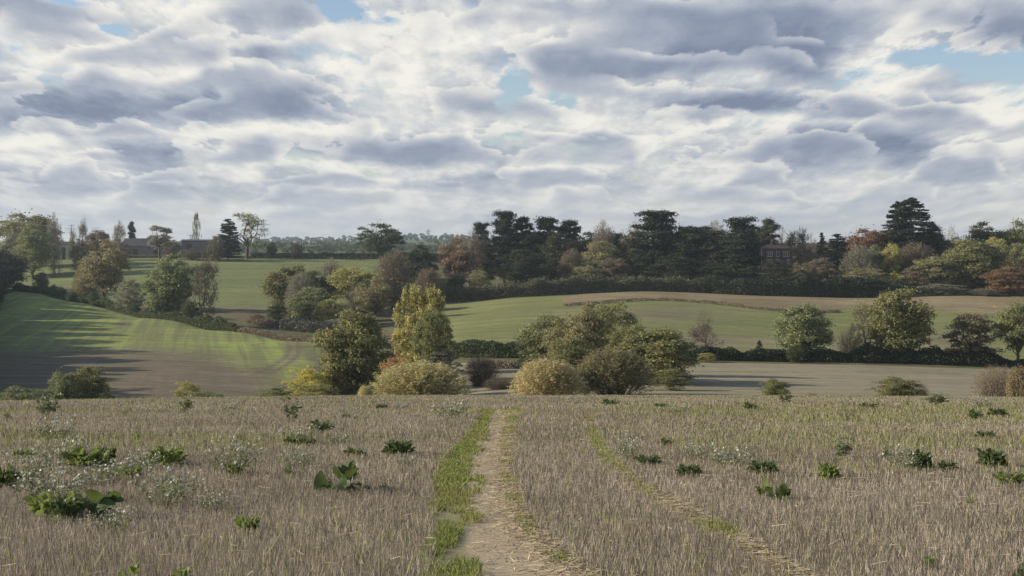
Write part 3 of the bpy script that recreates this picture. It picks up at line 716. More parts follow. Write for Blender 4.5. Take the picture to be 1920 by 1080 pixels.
T('bush', 'bush', 'dark bush beneath the lone spreading oak', 725, 785, 462, 34, 'scrub0', 'dk')
hedge('hedge', 'long low dark hedge along the hilltop left of the lone oak', [(470, 806), (560, 808), (650, 806), (740, 804)], 3.2, 3, 'dk', wav=.25)
hedge('hedge', 'dark hedge on the skyline right of the lone oak', [(740, 800), (790, 802), (830, 800)], 4.0, 3, 'holm', wav=.3)
hedge('hedge', 'low hedge in front of the barns on the hilltop', [(95, 800), (240, 803), (340, 804), (470, 803)], 1.6, 2.5, 'brown')
# --- slope behind the drilled hill
T('tree', 'tree', 'tall olive tree at the head of the ridge hedge', 195, 548, 455, 96, 'broad4', 'olive')
T('bush', 'bush', 'pale yellowish shrub at the foot of the tall olive tree', 160, 575, 490, 50, 'wisp0', 'olive')
T('bush', 'bush', 'grey-green scrub right of the tall olive tree', 245, 512, 520, 62, 'scrub1', 'grey')
T('oak_tree', 'tree', 'green oak leaning over the ridge hedge', 316, 475, 484, 98, 'broad3', 'mid')
T('tree', 'tree', 'nearly leafless tree against the right of the ridge oak', 378, 475, 478, 90, 'bare2', 'brown', 'twig')
T('bush', 'bush', 'dark bush under the nearly leafless ridge tree', 358, 460, 563, 42, 'yew0', 'dk')
hedge('hedge', 'dark hedge running down behind the drilled hill', [(30, 640), (100, 594), (150, 560), (230, 512), (300, 470), (380, 436), (450, 414)], 2.7, 3.5, 'dk', wav=.9)
hedge('hedge', 'thin lower end of the hedge behind the drilled hill', [(450, 414), (530, 392), (600, 372)], 1.8, 2.5, 'brown')
T('bush', 'bush', 'small brown scrub bush at the valley head', 482, 490, 588, 42, 'scrub1', 'brown')
T('bush', 'bush', 'small dark oval bush left of the willow clump', 518, 500, 567, 34, 'yew0', 'dk')
# --- trees of the side valley, middle left
T('oak_tree', 'tree', 'dark green oak at the left of the side valley trees', 545, 520, 496, 88, 'broad5', 'oak')
T('oak_tree', 'tree', 'dark oak behind the grey willow', 590, 540, 503, 80, 'broad0', 'dk')
T('willow_tree', 'willow', 'grey-green willow in front of the dark oak', 563, 500, 513, 60, 'wisp2', 'grey')
T('tree', 'tree', 'round mid-green tree below the grey willow', 577, 485, 540, 74, 'broad1', 'mid')
T('tree', 'tree', 'light yellow-green tree high in the side valley', 664, 530, 497, 92, 'broad2', 'yg')
T('tree', 'tree', 'bright yellowish tree above the large dark oak', 620, 480, 557, 64, 'broad0', 'yg')
T('tree', 'tree', 'slender grey-olive tree right of the bright yellowish tree', 700, 490, 520, 72, 'broad4', 'olive')
T('tree', 'tree', 'twiggy grey tree between yellowish tree and golden poplar', 672, 500, 540, 56, 'bare3', 'grey', 'twig')
T('tree', 'tree', 'pale bare shrubby tree on the pasture edge', 625, 600, 485, 50, 'bare3', 'pale', 'palebark')
T('tree', 'tree', 'dark greenish tree at the head of the side valley', 790, 600, 464, 62, 'broad3', 'holm')
T('tree', 'tree', 'brown-grey tree left of the dark valley-head tree', 738, 570, 472, 72, 'wisp2', 'brown')
T('tree', 'tree', 'grey-brown round scrub tree above the golden poplar', 803, 560, 504, 66, 'wisp2', 'brown')
T('tree', 'tree', 'shaded brown tree behind the golden poplar', 745, 530, 520, 66, 'scrub0', 'brown')
T('bush', 'bush', 'dark shrub beside the end of the wood hedge', 856, 575, 512, 54, 'yew0', 'holm')
T('bush', 'bush', 'olive-yellow shrub below the pink-brown beech', 898, 575, 504, 52, 'scrub1', 'olive')
T('bush', 'bush', 'brown shrub left of the olive-yellow shrub', 832, 575, 516, 40, 'scrub0', 'brown')
hedge('hedge', 'grey-green scrub below the side valley trees', [(530, 470), (580, 468), (640, 470)], 4.0, 6, 'grey')
hedge('hedge', 'dark scrub at the mouth of the side valley', [(480, 486), (510, 482), (545, 478)], 2.6, 4, 'brown')
# --- valley bottom trees
T('oak_tree', 'tree', 'big dark green oak left of the golden poplar', 668, 240, 580, 150, 'broad5', 'oak')
T('poplar_tree', 'poplar tree', 'tall golden yellow poplar in the valley', 790, 285, 543, 126, 'gold', 'yellow')
T('tree', 'tree', 'dark green tree in front of the golden poplar', 812, 262, 582, 78, 'low2', 'oak')
T('maple_tree', 'maple tree', 'bright yellow and green maple at the field edge', 583, 235, 683, 92, 'scrub0', 'bright')
T('bush', 'bush', 'low green bush left of the bright yellow maple', 520, 225, 724, 84, 'scrub1', 'mid')
T('bush', 'bush', 'green bush in front of the bright yellow maple', 582, 222, 712, 100, 'scrub0', 'yg')
T('willow_tree', 'willow', 'olive-brown willow right of the bright yellow maple', 632, 238, 692, 62, 'wisp1', 'olive')
T('willow_tree', 'willow', 'broad pale gold willow beside the top of the path', 788, 214, 677, 196, 'wisp1', 'gold', 'palebark', depth=11)
T('bush', 'bush', 'orange-leaved bush behind the broad pale gold willow', 738, 225, 658, 66, 'scrub0', 'orange')
T('bush', 'bush', 'small yellow shrub at the left foot of the gold willow', 684, 195, 722, 34, 'wisp0', 'gold')
T('bush', 'bush', 'shaded brown shrub between oak and gold willow', 690, 240, 700, 44, 'scrub1', 'brown')
T('bush', 'bush', 'grey-green shrub below the dark green poplar neighbour', 828, 260, 652, 84, 'scrub1', 'grey')
T('bush', 'bush', 'dark brown thicket right of the broad gold willow', 905, 240, 664, 84, 'twiggy', 'brown')
T('bush', 'bush', 'low brown brambles below the dark brown thicket', 940, 225, 706, 90, 'twiggy', 'brown')
T('willow_tree', 'willow', 'tan-gold willow right of the path top', 1024, 186, 672, 150, 'wisp0', 'gold', 'palebark', depth=9)
T('tree', 'tree', 'small brown-leaved tree behind the tan-gold willow', 1025, 240, 664, 66, 'sparse', 'tan')
T('tree', 'tree', 'grey-green tree at the left of the central group', 1028, 262, 588, 128, 'low1', 'mid')
T('tree', 'tree', 'olive tree half hidden inside the central group', 1058, 250, 592, 84, 'broad0', 'olive')
T('tree', 'tree', 'upright olive tree in the middle of the central group', 1098, 245, 575, 84, 'broad3', 'olive')
T('oak_tree', 'tree', 'dark-crowned oak at the top of the central group', 1152, 262, 571, 104, 'low2', 'oak')
T('oak_tree', 'tree', 'broad dark oak sweeping down to the right', 1236, 235, 616, 156, 'broad5', 'oak')
T('bush', 'bush', 'low outer boughs of dark scrub at the field corner', 1258, 215, 690, 84, 'scrub1', 'oak')
T('willow_tree', 'willow', 'olive willow in front of the broad dark oak', 1150, 202, 652, 160, 'wisp1', 'olive', depth=8)
T('tree', 'tree', 'dark leafy tree filling the middle of the central group', 1075, 235, 632, 110, 'low1', 'oak')
T('tree', 'tree', 'dark tree linking the central group and broad dark oak', 1185, 240, 612, 96, 'low2', 'oak')
T('bush', 'bush', 'dark green bush between tan-gold and olive willows', 1098, 200, 690, 56, 'yew0', 'dk')
T('bush', 'bush', 'low yellow-green scrub at the bottom of the drilled hill', 352, 200, 711, 56, 'scrub0', 'yg')
T('bush', 'bush', 'flat low green scrub right of the yellow-green scrub', 385, 195, 733, 90, 'scrub1', 'mid')
T('tree', 'tree', 'dark green leafy tree at the foot of the drilled hill', 165, 215, 690, 80, 'broad1', 'oak', drop=1.5)
T('tree', 'tree', 'olive leafy tree left of the dark green hill-foot tree', 122, 212, 692, 66, 'broad0', 'mid', drop=1.5)
T('bush', 'bush', 'hazy blue-green shrub at the lower left field edge', 42, 205, 722, 96, 'scrub0', 'mid', drop=1)
T('bush', 'bush', 'small dark scrub at the right foot of the hill-foot trees', 200, 205, 735, 40, 'scrub1', 'dk')
# --- hedge line and trees, right
hedge('hedge', 'long dark hedge crossing behind the pale stubble field', [(1285, 324), (1450, 326), (1600, 327), (1780, 327), (1960, 328)], 2.7, 3.0, 'holm', dens=60, wav=.75)
hedge('hedge', 'dark hedge behind the central tree group', [(850, 335), (930, 330), (1010, 328)], 3.8, 3.5, 'dk', dens=60)
hedge('hedge', 'brown weedy strip below the hedge near path top', [(880, 300), (960, 296), (1000, 296)], 1.6, 4, 'brown')
T('tree', 'tree', 'round-headed bare grey tree in front of green field', 1328, 332, 584, 74, 'bare1', 'brown', 'twig')
T('bush', 'bush', 'low yellow-tinged bush under the bare grey tree', 1325, 318, 661, 44, 'scrub1', 'yg')
T('bush', 'bush', 'round dark bush on the hedge right of bare tree', 1368, 326, 648, 30, 'yew0', 'dk')
T('conifer_tree', 'conifer', 'small pointed dark conifer on the long hedge', 1424, 328, 638, 28, 'fir0', 'holm')
T('oak_tree', 'tree', 'medium green oak at the left of the hedge trees', 1508, 330, 569, 112, 'broad5', 'mid')
T('bush', 'bush', 'grey shrubby growth beneath the medium green oak', 1490, 322, 648, 40, 'scrub1', 'dk')
T('tree', 'tree', 'half-bare pale tree leaning from the largest hedge oak', 1626, 332, 560, 88, 'bare2', 'olive', 'palebark')
T('bush', 'bush', 'grey thin shrub left of the half-bare pale tree', 1590, 340, 612, 56, 'twiggy', 'grey')
T('oak_tree', 'tree', 'largest rounded oak in the hedge, yellowish at top', 1684, 330, 539, 124, 'broad5', 'oak')
T('oak_tree', 'tree', 'brownish open oak with layered boughs in the hedge', 1822, 328, 587, 106, 'oak2', 'brown')
T('oak_tree', 'tree', 'green oak cut by the right edge of the picture', 1908, 328, 563, 92, 'broad2', 'oak')
T('bush', 'bush', 'small round green bush alone in the pale stubble', 1452, 178, 708, 60, 'yew0', 'oak')
T('bush', 'bush', 'wide green bramble bush alone in the pale stubble', 1682, 172, 704, 100, 'yew0', 'oak')
T('bush', 'bush', 'grey leafless shrub beside the wide green bramble', 1728, 175, 720, 34, 'twiggy', 'grey', 'twig')
T('bush', 'bush', 'low brown twigs right of the small round bush', 1522, 172, 737, 30, 'twiggy', 'brown', 'twig')
T('bush', 'bush', 'pinkish bare willow shrub near the right edge', 1868, 180, 683, 110, 'twiggy', 'tan', 'palebark')
T('bush', 'bush', 'orange-tan willow shrub at the right edge', 1912, 172, 686, 60, 'wisp1', 'tan', 'palebark')
# --- the wood
hedge('hedge', 'tall shaggy hedge below the dark wood, grassy plumes on top', [(820, 572), (900, 562), (1000, 560), (1090, 566), (1200, 572), (1320, 574)], 5.2, 5, 'sedge', spikes=.25, size=.6)
hedge('hedge', 'grey-green plumed scrub strip in front of the shaggy hedge', [(860, 562), (960, 566), (1060, 570), (1180, 578), (1340, 580)], 5.0, 3, 'sedge', spikes=.5, size=.5, dens=16)
hedge('hedge', 'dark hedge at the foot of the wood below the house', [(1310, 576), (1400, 568), (1500, 566), (1600, 570), (1700, 572)], 6.5, 6, 'holm', size=.6)
T('beech_tree', 'beech tree', 'pinkish-brown beech at the left end of the wood', 862, 600, 446, 84, 'broad4', 'pink')
T('beech_tree', 'tree', 'thin bare-topped tree behind the pinkish beech', 880, 615, 436, 56, 'bare3', 'brown', 'twig')
T('pine_tree', 'pine tree', 'flat-topped dark pine at the left end of the wood', 903, 640, 420, 50, 'cedar1', 'conifer')
T('cedar_tree', 'cedar', 'tall narrow dark cedar right of the flat-topped pine', 946, 640, 400, 66, 'cedar2', 'conifer')
T('pine_tree', 'pine tree', 'dark pine touching the tall narrow cedar', 979, 645, 410, 56, 'pine1', 'conifer')
T('oak_tree', 'tree', 'round holm oak low in the left of the wood', 978, 592, 461, 104, 'yew0', 'holm')
T('pine_tree', 'pine tree', 'broad twin-headed dark pine left of the pale treetops', 1032, 640, 411, 84, 'cedar1', 'conifer')
T('pine_tree', 'pine tree', 'darker pine at the right of the twin-headed pine', 1068, 642, 416, 62, 'pine1', 'conifer')
T('tree', 'tree', 'dark leafy tree below the twin-headed pine', 1045, 625, 442, 86, 'broad3', 'pine')
T('tree', 'tree', 'purplish bare tree low in the wood', 1072, 598, 468, 64, 'wisp2', 'brown')
T('tree', 'tree', 'pale bare treetop between the pines and great cedar', 1130, 660, 416, 62, 'bare3', 'pale', 'palebark')
T('tree', 'tree', 'tan treetop left of the great cedar', 1186, 655, 420, 66, 'bare3', 'tan', 'palebark')
T('tree', 'tree', 'olive leafy tree below the pale bare treetop', 1125, 610, 455, 84, 'broad1', 'olive')
T('tree', 'tree', 'small olive-green tree at the wood edge', 1098, 588, 495, 66, 'broad0', 'olive')
T('tree', 'tree', 'olive-brown tree between small olive tree and great cedar', 1148, 592, 482, 64, 'broad2', 'brown')
T('cedar_tree', 'cedar', 'great dark cedar, the tallest crown of the central wood', 1232, 635, 398, 128, 'cedar0', 'conifer')
T('tree', 'tree', 'rounded grey-green crown behind the great cedar', 1262, 660, 410, 62, 'broad4', 'pine')
T('yew_tree', 'yew tree', 'black-green yew below the left of the great cedar', 1190, 605, 462, 80, 'yew0', 'holm')
T('cedar_tree', 'cedar', 'spreading lower cedar right of the great cedar', 1300, 625, 427, 112, 'cedar1', 'conifer')
T('yew_tree', 'yew tree', 'wide black-green yew under the spreading cedars', 1262, 595, 475, 130, 'yew0', 'holm')
T('tree', 'tree', 'pale leafless treetop left of the blunt dark conifer', 1348, 665, 417, 76, 'bare3', 'pale', 'palebark')
T('cedar_tree', 'cedar', 'ragged cedar between spreading cedar and blunt conifer', 1340, 622, 434, 92, 'cedar1', 'pine')
T('conifer_tree', 'conifer', 'blunt-topped dark conifer left of the brick house', 1390, 615, 411, 92, 'cedar2', 'conifer')
T('yew_tree', 'yew tree', 'low dark yew below the blunt-topped conifer', 1340, 592, 490, 100, 'yew0', 'holm')
T('yew_tree', 'yew tree', 'small dark yew directly left of the brick house', 1405, 592, 496, 56, 'yew0', 'holm')
T('pine_tree', 'pine tree', 'open-crowned pine rising behind the brick house', 1440, 665, 414, 54, 'pine0', 'pine')
T('tree', 'tree', 'thin pale tree behind the chimneys of the house', 1470, 680, 424, 44, 'bare1', 'pale', 'twig')
T('tree', 'tree', 'dark-limbed bare tree right of the house chimneys', 1497, 665, 426, 50, 'bare4', 'brown')
T('tree', 'tree', 'small bare tree between house and little spruce', 1524, 680, 438, 38, 'bare1', 'brown', 'twig')
T('spruce_tree', 'spruce', 'little pointed spruce right of the brick house', 1541, 645, 436, 46, 'fir1', 'conifer')
T('conifer_tree', 'conifer', 'dark blunt evergreen beside the little pointed spruce', 1570, 640, 439, 56, 'fir2', 'conifer')
T('beech_tree', 'beech tree', 'orange-brown beech left of the giant fir', 1627, 640, 424, 78, 'broad0', 'rust')
T('fir_tree', 'fir tree', 'giant dark fir, tallest tree on the skyline', 1708, 640, 371, 150, 'fir0', 'conifer')
T('fir_tree', 'fir tree', 'second dark fir fused with the left of the giant fir', 1684, 645, 378, 100, 'fir0', 'conifer')
T('oak_tree', 'tree', 'dark rounded tree right of the giant fir', 1748, 645, 420, 52, 'broad1', 'holm')
T('birch_tree', 'birch tree', 'small yellow birch below the giant fir', 1672, 605, 454, 34, 'broad2', 'yellow')
T('tree', 'tree', 'grey-brown tree right of the brick house', 1512, 615, 458, 42, 'scrub0', 'brown')
T('bush', 'bush', 'dark green shrubs covering the foot of the house', 1455, 600, 484, 66, 'scrub1', 'holm')
T('bush', 'bush', 'olive shrub at the right foot of the house', 1500, 598, 492, 54, 'scrub0', 'olive')
T('bush', 'bush', 'rounded grey-brown shrub right of the house', 1540, 600, 481, 60, 'scrub1', 'brown')
T('tree', 'tree', 'grey-olive tree below the orange-brown beech', 1612, 605, 462, 66, 'wisp2', 'grey')
T('tree', 'tree', 'olive tree left of the small yellow birch', 1645, 612, 464, 56, 'broad3', 'mid')
T('tree', 'tree', 'purple-brown leafless tree under the giant fir', 1715, 612, 457, 84, 'wisp2', 'brown')
T('bush', 'bush', 'low yellow bush below the small yellow birch', 1682, 585, 508, 30, 'scrub0', 'yellow')
T('bush', 'bush', 'olive brambles on the bank below the orange beech', 1625, 588, 500, 90, 'scrub1', 'olive')
T('bush', 'bush', 'brown thicket on the bank below the purple-brown tree', 1715, 588, 498, 60, 'scrub1', 'brown')
T('yew_tree', 'yew tree', 'clipped dark yew below the brick house', 1495, 578, 513, 100, 'yew0', 'conifer')
T('yew_tree', 'yew tree', 'clipped dark yew below the orange beech', 1612, 576, 516, 112, 'yew0', 'conifer')
T('tree', 'tree', 'olive-yellow tree right of the brown bank thicket', 1752, 590, 478, 70, 'broad2', 'olive')
T('oak_tree', 'tree', 'large dark oak in the right of the wood', 1825, 595, 449, 108, 'broad5', 'oak')
T('oak_tree', 'tree', 'dark oak crown on the skyline behind the large oak', 1842, 650, 422, 76, 'broad3', 'pine')
T('tree', 'tree', 'pale bare tree on the skyline right of the giant fir', 1797, 660, 424, 52, 'bare1', 'pale', 'twig')
T('tree', 'tree', 'yellow-green rounded tree near the right edge', 1872, 615, 440, 54, 'broad0', 'yg')
T('tree', 'tree', 'dark skyline tree at the right edge', 1908, 650, 415, 56, 'broad4', 'oak')
T('tree', 'tree', 'olive tree below the dark right-edge skyline tree', 1905, 610, 458, 60, 'broad1', 'olive')
T('beech_tree', 'beech tree', 'orange-brown beech low at the right edge', 1895, 575, 498, 84, 'low1', 'rust')
T('bush', 'bush', 'grey-green bushes below the large dark oak', 1760, 575, 531, 84, 'scrub1', 'grey')
T('bush', 'bush', 'pale grey scrub left of the low right-edge beech', 1845, 572, 541, 60, 'wisp0', 'grey')
T('bush', 'bush', 'dark scrub between the large dark oak and yellow-green tree', 1860, 590, 500, 60, 'scrub0', 'oak')
T('tree', 'tree', 'dim tree filling the gap behind the wood hedge', 1005, 640, 440, 80, 'broad1', 'pine')
T('tree', 'tree', 'dim grey-brown skyline tree above the house corner', 1420, 690, 425, 40, 'broad2', 'pine')
T('tree', 'tree', 'brown skyline tree between orange beech and dark evergreen', 1592, 665, 446, 40, 'bare3', 'brown')
T('tree', 'tree', 'low pale tree on the skyline beneath the bare tree', 1790, 640, 446, 60, 'broad0', 'brown')
# shaded wood beyond the left edge of the picture, throwing the long shadows over the drilled hill
for i, (px, d, h, w) in enumerate([(-22, 600, 17, 100), (-30, 560, 15, 90), (-55, 530, 18, 110), (-25, 505, 12, 85), (-60, 475, 17, 110), (-50, 445, 14, 100), (-90, 420, 18, 130), (-55, 395, 13, 110),
                                   (-100, 372, 17, 140), (-85, 345, 14, 120), (-140, 320, 18, 150), (-110, 298, 14, 140), (-160, 278, 17, 170), (-130, 258, 13, 150), (-190, 240, 16, 180), (-150, 222, 13, 150), (-180, 460, 20, 140), (-220, 400, 20, 150), (-260, 330, 20, 170), (-5, 628, 15, 110), (-80, 600, 19, 120), (-100, 550, 19, 120), (-110, 500, 19, 130), (-130, 450, 20, 130), (-20, 530, 11, 80), (-25, 475, 10, 80), (-190, 350, 19, 160), (-210, 300, 19, 160), (-260, 260, 18, 170), (-300, 230, 18, 180)]):
    top = HY - (float(H(px, d)) + h - EYE) / d * F
    T('tree', 'tree', 'dark tree of the shaded wood beyond the left edge', px, d, top, w, ('low1', 'low0', 'scrub0', 'low2')[i % 4], 'holm', group='trees of the wood beyond the left edge')

for lab, px, d, top, wd, pr, lm in (
 ('dark tree filling the wood between first pines and twin pine', 1008, 668, 436, 90, 'broad1', 'pine'), ('dim evergreen behind the pale bare treetop', 1110, 672, 440, 90, 'broad3', 'pine'),
 ('dark evergreen behind the tan treetop', 1160, 668, 436, 90, 'broad5', 'pine'), ('dim evergreen crown between great cedar and ragged cedar', 1288, 672, 430, 90, 'broad0', 'pine'),
 ('dark crown behind the ragged cedar', 1345, 675, 434, 90, 'broad2', 'holm'), ('dark tree behind the left corner of the house', 1412, 668, 440, 70, 'broad5', 'holm'),
 ('brown-grey tree behind the bare trees by the house', 1500, 700, 450, 80, 'scrub0', 'brown'), ('grey-brown tree behind the little pointed spruce', 1548, 690, 456, 70, 'scrub1', 'brown'),
 ('dark tree behind the foot of the giant fir', 1720, 680, 438, 110, 'broad1', 'holm'), ('dim brown tree left of the skyline oak on the right', 1785, 675, 444, 80, 'scrub0', 'brown'),
 ('dark tree behind the yellow-green rounded tree', 1880, 670, 432, 80, 'broad5', 'pine'), ('dim tree behind the orange-brown beech', 1650, 670, 438, 70, 'broad0', 'brown'),
 ('dark lower tree under the twin-headed pine', 1050, 605, 480, 70, 'low1', 'holm'), ('shaded tree between pinkish beech and first pine', 905, 625, 452, 60, 'low2', 'holm')):
    T('tree', 'tree', lab, px, d, top, wd, pr, lm)
def depth_at(px, py, d0, d1):
    dd = np.linspace(d0, d1, 400); yy = HY - (H(np.full(400, px), dd) - EYE) / dd * F; return float(dd[np.argmin(np.abs(yy - py))])
hedge('hedge', 'low dark bank of weeds edging the tan grass strip', [(p, depth_at(p, polyline_y(TAN_LOW, p) + 1, 430, 556)) for p in (1058, 1100, 1180, 1250, 1350, 1430, 1500, 1575)], 1.1, 1.5, 'brown', size=.4)

hedge('hedge', 'tall dark thicket beyond the left edge shading the drilled hill', [(-30, 640), (-40, 560), (-55, 500), (-65, 440), (-90, 380), (-115, 330), (-140, 280), (-165, 240), (-190, 215)], 9.5, 10, 'holm', dens=10, size=1.1, wav=.8)  # out of view, added to throw a solid shadow on the hill
# far woods: hazy masses of crowns
def far_wood(label, spans, seed, lm, size=1.3):
    rng = np.random.default_rng(seed); Cs = []; Rs = []
    for px0, px1, d, hmin, hmax, step in spans:
        px = px0
        while px < px1:
            dd = d * (1 + .04 * rng.normal()); h = hmin + (hmax - hmin) * rng.random(); w = h * (.75 + .5 * rng.random())
            x = (px - 960) / F * dd; zb = float(H(px, dd))
            for q in range(7):
                v = unit(rng.normal(size=3)); Cs.append((x + v[0] * w * .32, dd + v[1] * w * .32, zb + h * .55 + v[2] * h * .26)); Rs.append((w * .26, w * .26, h * .2))
            Cs.append((x, dd, zb + h * .25)); Rs.append((w * .4, w * .4, h * .28))
            px += step * (.5 + rng.random())
    V = clump_leaves(rng, np.array(Cs), np.array(Rs), 60, size, shell=.5)
    c = V.mean(0); c[2] = V[:, 2].min()
    o = link(bpy.data.objects.new('far_woods', mesh('far_woods', V - c, np.arange(len(V)).reshape(-1, 4), [leafmat(lm)]))); o.location = c
    tag(o, label, 'woods', None, 'stuff')
far_wood('hazy blue line of treetops behind the hilltop hedge', [(480, 860, 1500, 9, 17, 11), (330, 880, 1900, 10, 18, 13)], 1, 'dk')
far_wood('hazy far woods on the horizon left of the barns', [(90, 480, 1700, 9, 15, 14), (-100, 480, 2600, 12, 18, 13)], 2, 'dk', 1.8)
far_wood('faint woods on the far blue hill', [(-100, 1000, 3600, 10, 18, 9), (480, 1000, 4600, 12, 22, 8)], 3, 'dk', 3.)
far_wood('dim woods on the skyline behind the right-hand trees', [(900, 2000, 1300, 8, 13, 14)], 4, 'dk')
# ------------------------------------------------------------------ buildings, poles, pylons
def box(x0, x1, y0, y1, z0, z1):
    V = [(x0, y0, z0), (x1, y0, z0), (x1, y1, z0), (x0, y1, z0), (x0, y0, z1), (x1, y0, z1), (x1, y1, z1), (x0, y1, z1)]
    return V, [(0, 3, 2, 1), (4, 5, 6, 7), (0, 1, 5, 4), (1, 2, 6, 5), (2, 3, 7, 6), (3, 0, 4, 7)]
def join(parts):
    V, Fs = [], []
    for v, f in parts:
        o = len(V); V += list(v); Fs += [tuple(i + o for i in q) for q in f]
    return V, Fs
def part(name, vf, m, parent):
    o = link(bpy.data.objects.new(name, pymesh(name, vf[0], vf[1], [m])), parent); return o
M['brick'] = mat_plain('dark_red_brick', (.145, .10, .09), .9, .3, .8); M['tile'] = mat_plain('dark_roof_tile', (.07, .05, .048), .9, .3, .7)
M['white'] = mat_plain('white_frame', (.78, .78, .75), .6, .05); M['render'] = mat_plain('grey_render', (.19, .19, .185), .9, .15, .5)
M['slate'] = mat_plain('slate', (.085, .08, .085), .8, .25, .6); M['cream'] = mat_plain('cream_wall', (.42, .40, .29), .9, .15, .5); M['wood'] = mat_plain('weathered_wood', (.11, .09, .075), .9, .3, 2)
M['steel'] = mat_plain('galvanised_steel', (.22, .23, .24), .5, .1); M['board'] = mat_plain('dark_boarding', (.09, .08, .075), .9, .25, 1.)
gm = bpy.data.materials.new('dark_glass'); nt = nodes(gm); principled(nt, (.05, .06, .07), .12, .5); M['glass'] = gm

def gable_roof(w, dp, z, rh, ov=.4, th=.25):
    """ridge along x"""
    a = [(-w / 2 - ov, -dp / 2 - ov, z - .15), (w / 2 + ov, -dp / 2 - ov, z - .15), (w / 2 + ov, 0, z + rh), (-w / 2 - ov, 0, z + rh), (w / 2 + ov, dp / 2 + ov, z - .15), (-w / 2 - ov, dp / 2 + ov, z - .15)]
    b = [(x, y, q + th) for x, y, q in a]
    Fs = [(0, 3, 2, 1), (3, 5, 4, 2), (6, 7, 8, 9), (9, 8, 10, 11), (0, 1, 7, 6), (1, 2, 8, 7), (2, 4, 10, 8), (4, 5, 11, 10), (5, 3, 9, 11), (3, 0, 6, 9)]
    return a + b, Fs
def walls(w, dp, z, rh):
    V = [(-w / 2, -dp / 2, -1.5), (w / 2, -dp / 2, -1.5), (w / 2, dp / 2, -1.5), (-w / 2, dp / 2, -1.5), (-w / 2, -dp / 2, z), (w / 2, -dp / 2, z), (w / 2, dp / 2, z), (-w / 2, dp / 2, z), (-w / 2, 0, z + rh), (w / 2, 0, z + rh)]
    return V, [(0, 1, 5, 4), (2, 3, 7, 6), (1, 2, 6, 9, 5), (3, 0, 4, 8, 7), (0, 3, 2, 1)]
def window(parent, x, z, w, h, y, nm=3, name='window', half=True):
    o = link(bpy.data.objects.new(name, None), parent); o.location = (x, y, z)
    f = .11; ps = [box(-w / 2, w / 2, -.07, .03, -h / 2 - .05, -h / 2 + f), box(-w / 2, w / 2, -.07, .03, h / 2 - f, h / 2), box(-w / 2, -w / 2 + f, -.07, .03, -h / 2 + f, h / 2 - f), box(w / 2 - f, w / 2, -.07, .03, -h / 2 + f, h / 2 - f)]
    for k in range(1, nm): xx = -w / 2 + w * k / nm; ps.append(box(xx - .07, xx + .07, -.05, .02, -h / 2 + f, h / 2 - f))
    if half: ps.append(box(-w / 2 + f, w / 2 - f, -.04, .01, h * .14, h * .14 + .06))
    part('frame', join(ps), M['white'], o)
    part('pane', ([(-w / 2 + f, .004, -h / 2 + f), (w / 2 - f, .004, -h / 2 + f), (w / 2 - f, .004, h / 2 - f), (-w / 2 + f, .004, h / 2 - f)], [(0, 1, 2, 3)]), M['glass'], o)
def house():
    d = 628; px = 1458; x = (px - 960) / F * d; u = d / F
    zt = EYE + (HY - 466) * u; zb = EYE + (HY - 505) * u
    root = link(bpy.data.objects.new('brick_house', None)); root.location = (x, d + 4, zb); root.rotation_euler = (0, 0, R(-4))
    tag(root, 'dark red brick house with white-framed windows among the trees', 'house')
    h = zt - zb; w = 13.6
    part('wall', walls(w, 8, h, .02), M['brick'], root)
    rv = [(-w / 2 - .4, -4.4, h), (w / 2 + .4, -4.4, h), (w / 2 + .4, 4.4, h), (-w / 2 - .4, 4.4, h), (-w / 2 + 3.4, 0, h + 1.9), (w / 2 - 3.4, 0, h + 1.9)]
    roof = part('roof', (rv, [(0, 1, 5, 4), (1, 2, 5), (2, 3, 4, 5), (3, 0, 4), (0, 3, 2, 1)]), M['tile'], root)
    for cx in (-1.6, .6):
        ps = [box(cx - .5, cx + .5, -.6, .6, h + .6, h + 3.2), box(cx - .6, cx + .6, -.7, .7, h + 3.2, h + 3.45)]
        c = part('chimney', join(ps), M['brick'], roof)
        for q in (-.25, .25):
            ps = [box(cx + q - .13, cx + q + .13, -.13, .13, h + 3.45, h + 4.0)]; part('chimney_pot', join(ps), M['cream'], roof)
    z2 = h - 2.35; z1 = h - 5.6
    for wx, ww, n in ((-3.1, 2.6, 3), (.35, 1.3, 1), (4.0, 2.6, 3)): window(root, wx, z2, ww, 2.3, -4.0, n)
    for wx, ww, n in ((-3.1, 2.6, 3), (.35, 1.5, 2), (5.0, 1.5, 2)): window(root, wx, z1, ww, 2.0, -4.0, n)
    part('lit_edge_strip', join([box(-w / 2 + .15, -w / 2 + .35, -4.15, -4.01, -1, h - .1)]), M['white'], root)  # white strip painting the sunlit left edge of the shaded front
house()
def barn(name, label, cat, px, d, wpx, ytop, yeave, dp, wall_m, roof_m, rot=0., extra=None):
    u = d / F; x = (px - 960) * u; zb = float(H(px, d)) - .2; zt = EYE + (HY - ytop) * u; ze = EYE + (HY - yeave) * u; w = wpx * u
    root = link(bpy.data.objects.new(name, None)); root.location = (x, d, zb); root.rotation_euler = (0, 0, R(rot)); tag(root, label, cat)
    h = ze - zb; rh = zt - ze - .2
    part('wall', walls(w, dp, h, rh), wall_m, root); part('roof', gable_roof(w, dp, h, rh), roof_m, root)
    return root, w, h, dp
r, w, h, dp = barn('barn', 'grey barn with dark pitched roof left of the wide pale tree', 'barn', 258, 840, 46, 447, 462, 10, M['render'], M['slate'])
part('door', join([box(-1.3, 1.3, -dp / 2 - .06, -dp / 2 - .01, 0, h * .75)]), M['board'], r)
r, w, h, dp = barn('barn', 'lower grey barn adjoining on the right, behind wide pale tree', 'barn', 296, 836, 34, 453, 464, 9, M['render'], M['slate'], 0)
part('door', join([box(-1.5, 1.2, -dp / 2 - .06, -dp / 2 - .01, 0, h * .7)]), M['board'], r)
